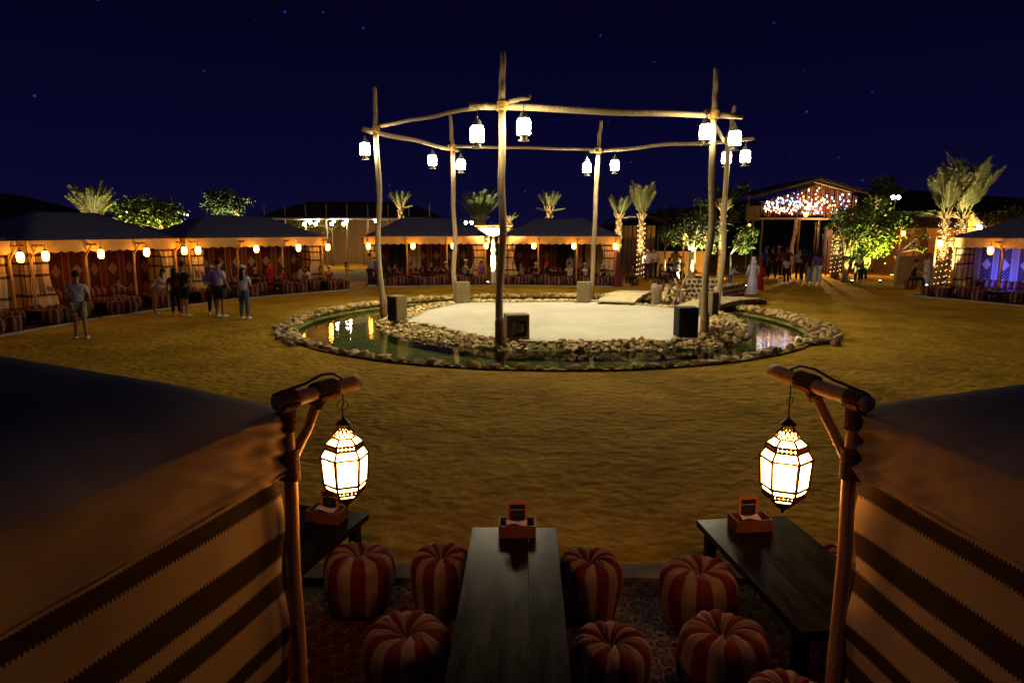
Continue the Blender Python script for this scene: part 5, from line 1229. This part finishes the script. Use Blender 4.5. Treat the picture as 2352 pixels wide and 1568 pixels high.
def near_lantern(hook, top, Rr, label, ph):
    """hook: point on arm, top: z of the cap top"""
    r = empty('moroccan_lantern', (hook.x, hook.y, top), ph, label, 'lantern', 'glass panelled lanterns on the tent arms')
    q = Rr / .15; hx = [(.032, -.085), (.052, -.14)]
    lev = [(.077, -.148), (.121, -.186), (.124, -.222), (.154, -.272), (.141, -.452), (.137, -.460), (.124, -.494), (.120, -.520), (.086, -.548)]
    lev = [(a * q, b * q) for a, b in lev]
    # pane rows: 0-1, 2-3, 3-4, 5-6, 7-8 ; bands 1-2, 6-7
    def pt(i, k, off=0): a_ = math.pi / 3 * k; rr_ = lev[i][0] + off; return Vector((rr_ * math.cos(a_), rr_ * math.sin(a_), lev[i][1]))
    for (i, j) in ((0, 1), (2, 3), (3, 4), (5, 6), (7, 8)):
        for k in range(6):
            A_, B_, C_, D_ = pt(i, k, -.002), pt(i, k + 1, -.002), pt(j, k + 1, -.002), pt(j, k, -.002)
            MB().add([A_, B_, C_, D_], [(0, 1, 2, 3)]).build('pane', em_near, r)
    mb = MB()
    for i in range(9):
        for k in range(6): mb.tube([pt(i, k), pt(i, k + 1)], .0065 * q, 5)
    for i, j in ((0, 1), (1, 2), (2, 3), (3, 4), (4, 5), (5, 6), (6, 7), (7, 8)):
        for k in range(6): mb.tube([pt(i, k), pt(j, k)], .008 * q, 5)
    for k in range(6):
        for i in (3, 4): mb.ell(pt(i, k, .004), (.007 * q,) * 3, 6, 4)
        # double bars beside the main panes
        for s_ in (.07, .93): mb.tube([pt(3, k).lerp(pt(3, k + 1), s_), pt(4, k).lerp(pt(4, k + 1), s_)], .003 * q, 4)
        mb.tube([pt(3, k).lerp(pt(4, k), .06), pt(3, k + 1).lerp(pt(4, k + 1), .06)], .003 * q, 4)
    mb.build('frame', m_brass, r, smooth=True)
    for (i, j, nm_) in ((1, 2, 'pierced_band'), (6, 7, 'pierced_band')):
        mb = MB(); gm = MB()
        for k in range(6):
            A_, B_, C_, D_ = pt(i, k), pt(i, k + 1), pt(j, k + 1), pt(j, k); gm.add([a_ * .97 + Vector((0, 0, a_.z * .03)) for a_ in (A_, B_, C_, D_)], [(0, 1, 2, 3)])
            for t in range(5):
                t0, t1 = t / 5, (t + 1) / 5; tm = (t + .5) / 5
                mb.tube([A_.lerp(B_, t0), D_.lerp(C_, tm), A_.lerp(B_, t1)], .0062 * q, 4); mb.tube([D_.lerp(C_, t0), A_.lerp(B_, tm), D_.lerp(C_, t1)], .0062 * q, 4)
        mb.build(nm_, m_brass, r); gm.build('inner_glass', em_near, r)
    # pierced dome: lattice over glowing core
    mb = MB(); core = MB().lathe([(.028 * q, -.092 * q), (.048 * q, -.118 * q), (.069 * q, -.148 * q)], 12); core.build('inner_glass', em_near, r, smooth=True)
    pr = [(.034 * q, -.085 * q), (.055 * q, -.112 * q), (.068 * q, -.13 * q), (.077 * q, -.148 * q)]
    def dp(i, a_): return Vector((pr[i][0] * math.cos(a_), pr[i][0] * math.sin(a_), pr[i][1]))
    for k in range(12):
        a0 = 2 * math.pi * k / 12; h_ = math.pi / 12
        mb.tube([dp(0, a0), dp(1, a0 + h_), dp(2, a0), dp(3, a0 + h_)], .0062 * q, 4); mb.tube([dp(0, a0), dp(1, a0 - h_), dp(2, a0), dp(3, a0 - h_)], .0062 * q, 4)
    mb.build('pierced_dome', m_brass, r)
    MB().lathe([(.0, 0), (.008, -.012 * q), (.007, -.02 * q), (.02 * q, -.03 * q), (.045 * q, -.055 * q), (.05 * q, -.062 * q), (.04 * q, -.068 * q), (.034 * q, -.088 * q), (.03 * q, -.088 * q)][::-1], 14).build('cap', m_brass, r, smooth=True)
    MB().lathe([(.080 * q, -.547 * q), (.072 * q, -.566 * q), (.048 * q, -.59 * q), (.02 * q, -.61 * q), (.008 * q, -.618 * q), (.011 * q, -.628 * q), (0, -.64 * q)][::-1], 14).build('finial_bowl', m_brass, r, smooth=True)
    zz = hook.z - top
    MB().tube([(.032 * math.cos(t * math.pi / 8), 0, zz * .45 + .032 * math.sin(t * math.pi / 8)) for t in range(17)], .0028, 5).build('hanging_ring', m_brass, r)
    MB().tube([(0, 0, zz), (.008, .004, zz * .6), (-.004, 0, zz * .3), (0, 0, -.02)], .0045, 5).build('cable', m_cable, r)
    return r
near_tent((-1.40, 4.0), (-.277, -.961), -1, 'dark canvas tent with striped wool side filling the left foreground', (-1.36, 3.99),
          (-1.355, 3.90, EAV + .03), (-1.035, 4.45, EAV + .03), None, None, .52)
near_tent((2.12, 4.02), (.126, -.992), 1, 'dark canvas tent with striped wool side filling the right foreground', (2.07, 3.99),
          (2.06, 3.90, EAV + .03), (1.84, 4.72, EAV + .05), None, None, .55)
hkL = Vector((-1.355, 3.90, 0)).lerp(Vector((-1.035, 4.45, 0)), .78); hkL.z = EAV - .02; hkL = Vector((0, 0, H)) + (hkL - Vector((0, 0, H))) * NK
hkR = Vector((2.06, 3.90, 0)).lerp(Vector((1.84, 4.72, 0)), .76); hkR.z = EAV - .01; hkR = Vector((0, 0, H)) + (hkR - Vector((0, 0, H))) * NK
near_lantern(hkL, D(785, 952, hkL.y).z, .140, 'hexagonal glass lantern hanging from the left tent arm', R(20))
near_lantern(hkR, D(1815, 952, hkR.y).z, .155, 'hexagonal glass lantern hanging from the right tent arm', R(38))

# ---------------------------------------------------------------- foreground seating
kb = MB().box((.4, 5.62, -.0), (9.0, .26, .07)).build('terrace_kerb', M('dusty_kerb', (.12, .095, .07), .95, .4, 5)); tag(kb, kind='structure')
tb = MB().box((.4, 1.6, -.05), (9.0, 7.78, .1)).build('terrace_floor', M('dark_terrace', (.05, .04, .035), .95, .3, 6)); tag(tb, kind='structure')
def rug(cx, cy, w, l, rz, z, mc, mbd, label):
    r = empty('rug', (cx, cy, z), rz, label, 'rug'); MB().box((0, 0, .004), (w - .5, l - .5, .01)).build('field', mc, r)
    for s in (-1, 1): MB().box((s * (w / 2 - .125), 0, .0035), (.247, l, .009)).build('border', mbd, r); MB().box((0, s * (l / 2 - .125), .0035), (w - .505, .247, .009)).build('border', mbd, r)
rug(-.95, 4.05, 1.7, 2.7, R(16), .002, m_rug1, m_rug2, 'crimson patterned rug with pale border under the left poufs')
rug(1.0, 4.15, 1.15, 2.6, R(-3), .014, m_rug2, m_rug1, 'pale patterned rug between the middle and right tables')
rug(2.0, 3.9, 1.7, 3.1, R(-7), .002, m_rug1, m_rug2, 'dark crimson rug under the right table')
rug(.05, 3.9, 1.6, 3.1, R(1), .008, m_rug1, m_rug2, 'dark crimson rug under the middle table')
G1 = 'long dark tables in the foreground'
def tableat(far_px, rz, Wd, L_, h, label):
    a_ = G(far_px[0], far_px[1], h); c_ = Vector((a_.x, a_.y, 0)) + Matrix.Rotation(rz, 3, 'Z') @ Vector((Wd / 2, -L_ / 2, 0))
    return low_table('long_table', c_, rz, L_, Wd, h, label, G1, 3, .055)
tableat((1085, 1210), R(-1.2), .70, 2.6, .55, 'long dark wooden table in the middle of the foreground')
tableat((1600, 1194), R(7), .80, 1.66, .55, 'long dark wooden table on the right beside the striped tent')
rzl = R(-16); a_ = G(848, 1178, .55); c_ = Vector((a_.x, a_.y, 0)) + Matrix.Rotation(rzl, 3, 'Z') @ Vector((-.36, -1.15, 0))
low_table('long_table', c_, rzl, 2.3, .72, .55, 'dark wooden table mostly hidden behind the left tent post', G1, 3, .055)
PO = [(820, 1234, .265, .50, 1, 'darker striped pouf between the left table and the left tent post'), (1009, 1238, .245, .50, 2, 'striped pouf at the far left corner of the middle table'),
      (1355, 1248, .25, .50, 3, 'striped pouf at the far right corner of the middle table'), (1612, 1262, .29, .52, 4, 'striped pouf at the near left corner of the right table'),
      (932, 1412, .26, .50, 5, 'large bright striped pouf at the lower left of the middle table'), (1400, 1418, .25, .50, 6, 'striped pouf at the lower right of the middle table'),
      (1668, 1410, .275, .52, 7, 'largest striped pouf in the lower right beside the right table'), (1812, 1544, .25, .50, 8, 'striped pouf cut off by the bottom edge near the right post'),
      (1885, 1225, .24, .50, 9, 'striped pouf half hidden behind the right tent post')]
for px, py, rr_, h_, sd, lb in PO:
    q = G(px, py + 38, h_ * .93); rq = random.Random(sd); o = put('pouf', pouf_mesh('pouf', 100 + sd, rr_, h_, 6, 16, 30), None, (q.x, q.y, .02), (rq.uniform(-.05, .05), rq.uniform(-.05, .05), 0), (rq.uniform(.95, 1.07), rq.uniform(.93, 1.03), rq.uniform(.86, .97))); tag(o, lb, 'pouf', 'large striped poufs in the foreground')
def menu_box(px, py, rz, label, w=.30):
    q = G(px, py, .55); r = empty('menu_box', (q.x, q.y, .5512), rz, label, 'box', 'wooden boxes with menu cards on the tables'); t_ = .012; hh = .10; d = .17
    MB().box((0, -d / 2, hh / 2), (w, t_, hh)).build('front_board', m_box, r); MB().box((0, d / 2, hh / 2), (w, t_, hh)).build('back_board', m_box, r)
    for s in (-1, 1): MB().box((s * (w / 2 - t_ / 2), 0, hh / 2), (t_, d - t_ - .001, hh)).build('side_board', m_box, r)
    MB().box((0, 0, .006), (w - 2 * t_ - .002, d - t_ - .002, .01)).build('base_board', m_box, r)
    MB().grid(lambda u, v: Vector((-.09 + .17 * u, -.05 + .09 * v, hh * .93 + .02 * math.sin(u * 5 + v * 2) * (1 - abs(v - .5)))), 8, 5).build('tissue', m_paper, r, smooth=True)
    # arched plywood board
    W2, Hh = .085, .235; V = [(-W2, 0), (W2, 0), (W2, Hh - .03)] + [(W2 * .85 * math.cos(a * math.pi / 8), Hh - .025 + .025 * math.sin(a * math.pi / 8)) for a in range(9)] + [(-W2, Hh - .03)]
    n = len(V); z0 = .03; y0 = .045
    mb9 = MB().add([(x, y0, z + z0) for x, z in V] + [(x, y0 + .012, z + z0) for x, z in V], [tuple(range(n)), tuple(range(2 * n - 1, n - 1, -1))] + [(i, n + i, n + (i + 1) % n, (i + 1) % n) for i in range(n)]); sb = mb9.build('sign_board', m_signw, r)
    card = MB().box((0, y0 - .002, z0 + .11), (.125, .003, .175)).build('menu_card', m_print, sb)
    mb = MB(); yy = y0 - .0045; zl = z0 + .155
    mb.add([(-.054, yy, zl - .006), (-.040, yy, zl - .006), (-.047, yy, zl + .008)], [(0, 1, 2)])
    for x0, x1, zz, th in ((-.034, -.012, zl, .0045), (-.009, .012, zl, .0045), (.016, .050, zl, .0045)): mb.box(((x0 + x1) / 2, yy, zz), (x1 - x0, .0006, th))
    mb.build('heading_print', m_ink, sb)
    mb = MB()
    for x0, x1, zz in ((-.04, .035, zl - .028), (-.03, .03, zl - .036), (-.038, .03, zl - .05)): mb.box(((x0 + x1) / 2, yy, zz), (x1 - x0, .0006, .0018))
    mb.build('small_print', M('dim_ink', (.12, .11, .11), .6, .1, 9, 0), sb)
    MB().box((0, yy, z0 + .045), (.10, .0006, .03)).build('picture_print', m_inkr, sb)
menu_box(1188, 1224, R(0), 'wooden condiment box with upright menu board on the middle table')
menu_box(1722, 1211, R(7), 'wooden condiment box with upright menu board on the right table', .31)
menu_box(752, 1192, R(-16), 'wooden condiment box with upright menu board on the left table')
for o in list(bpy.data.meshes):
    if o.users == 0: bpy.data.meshes.remove(o)
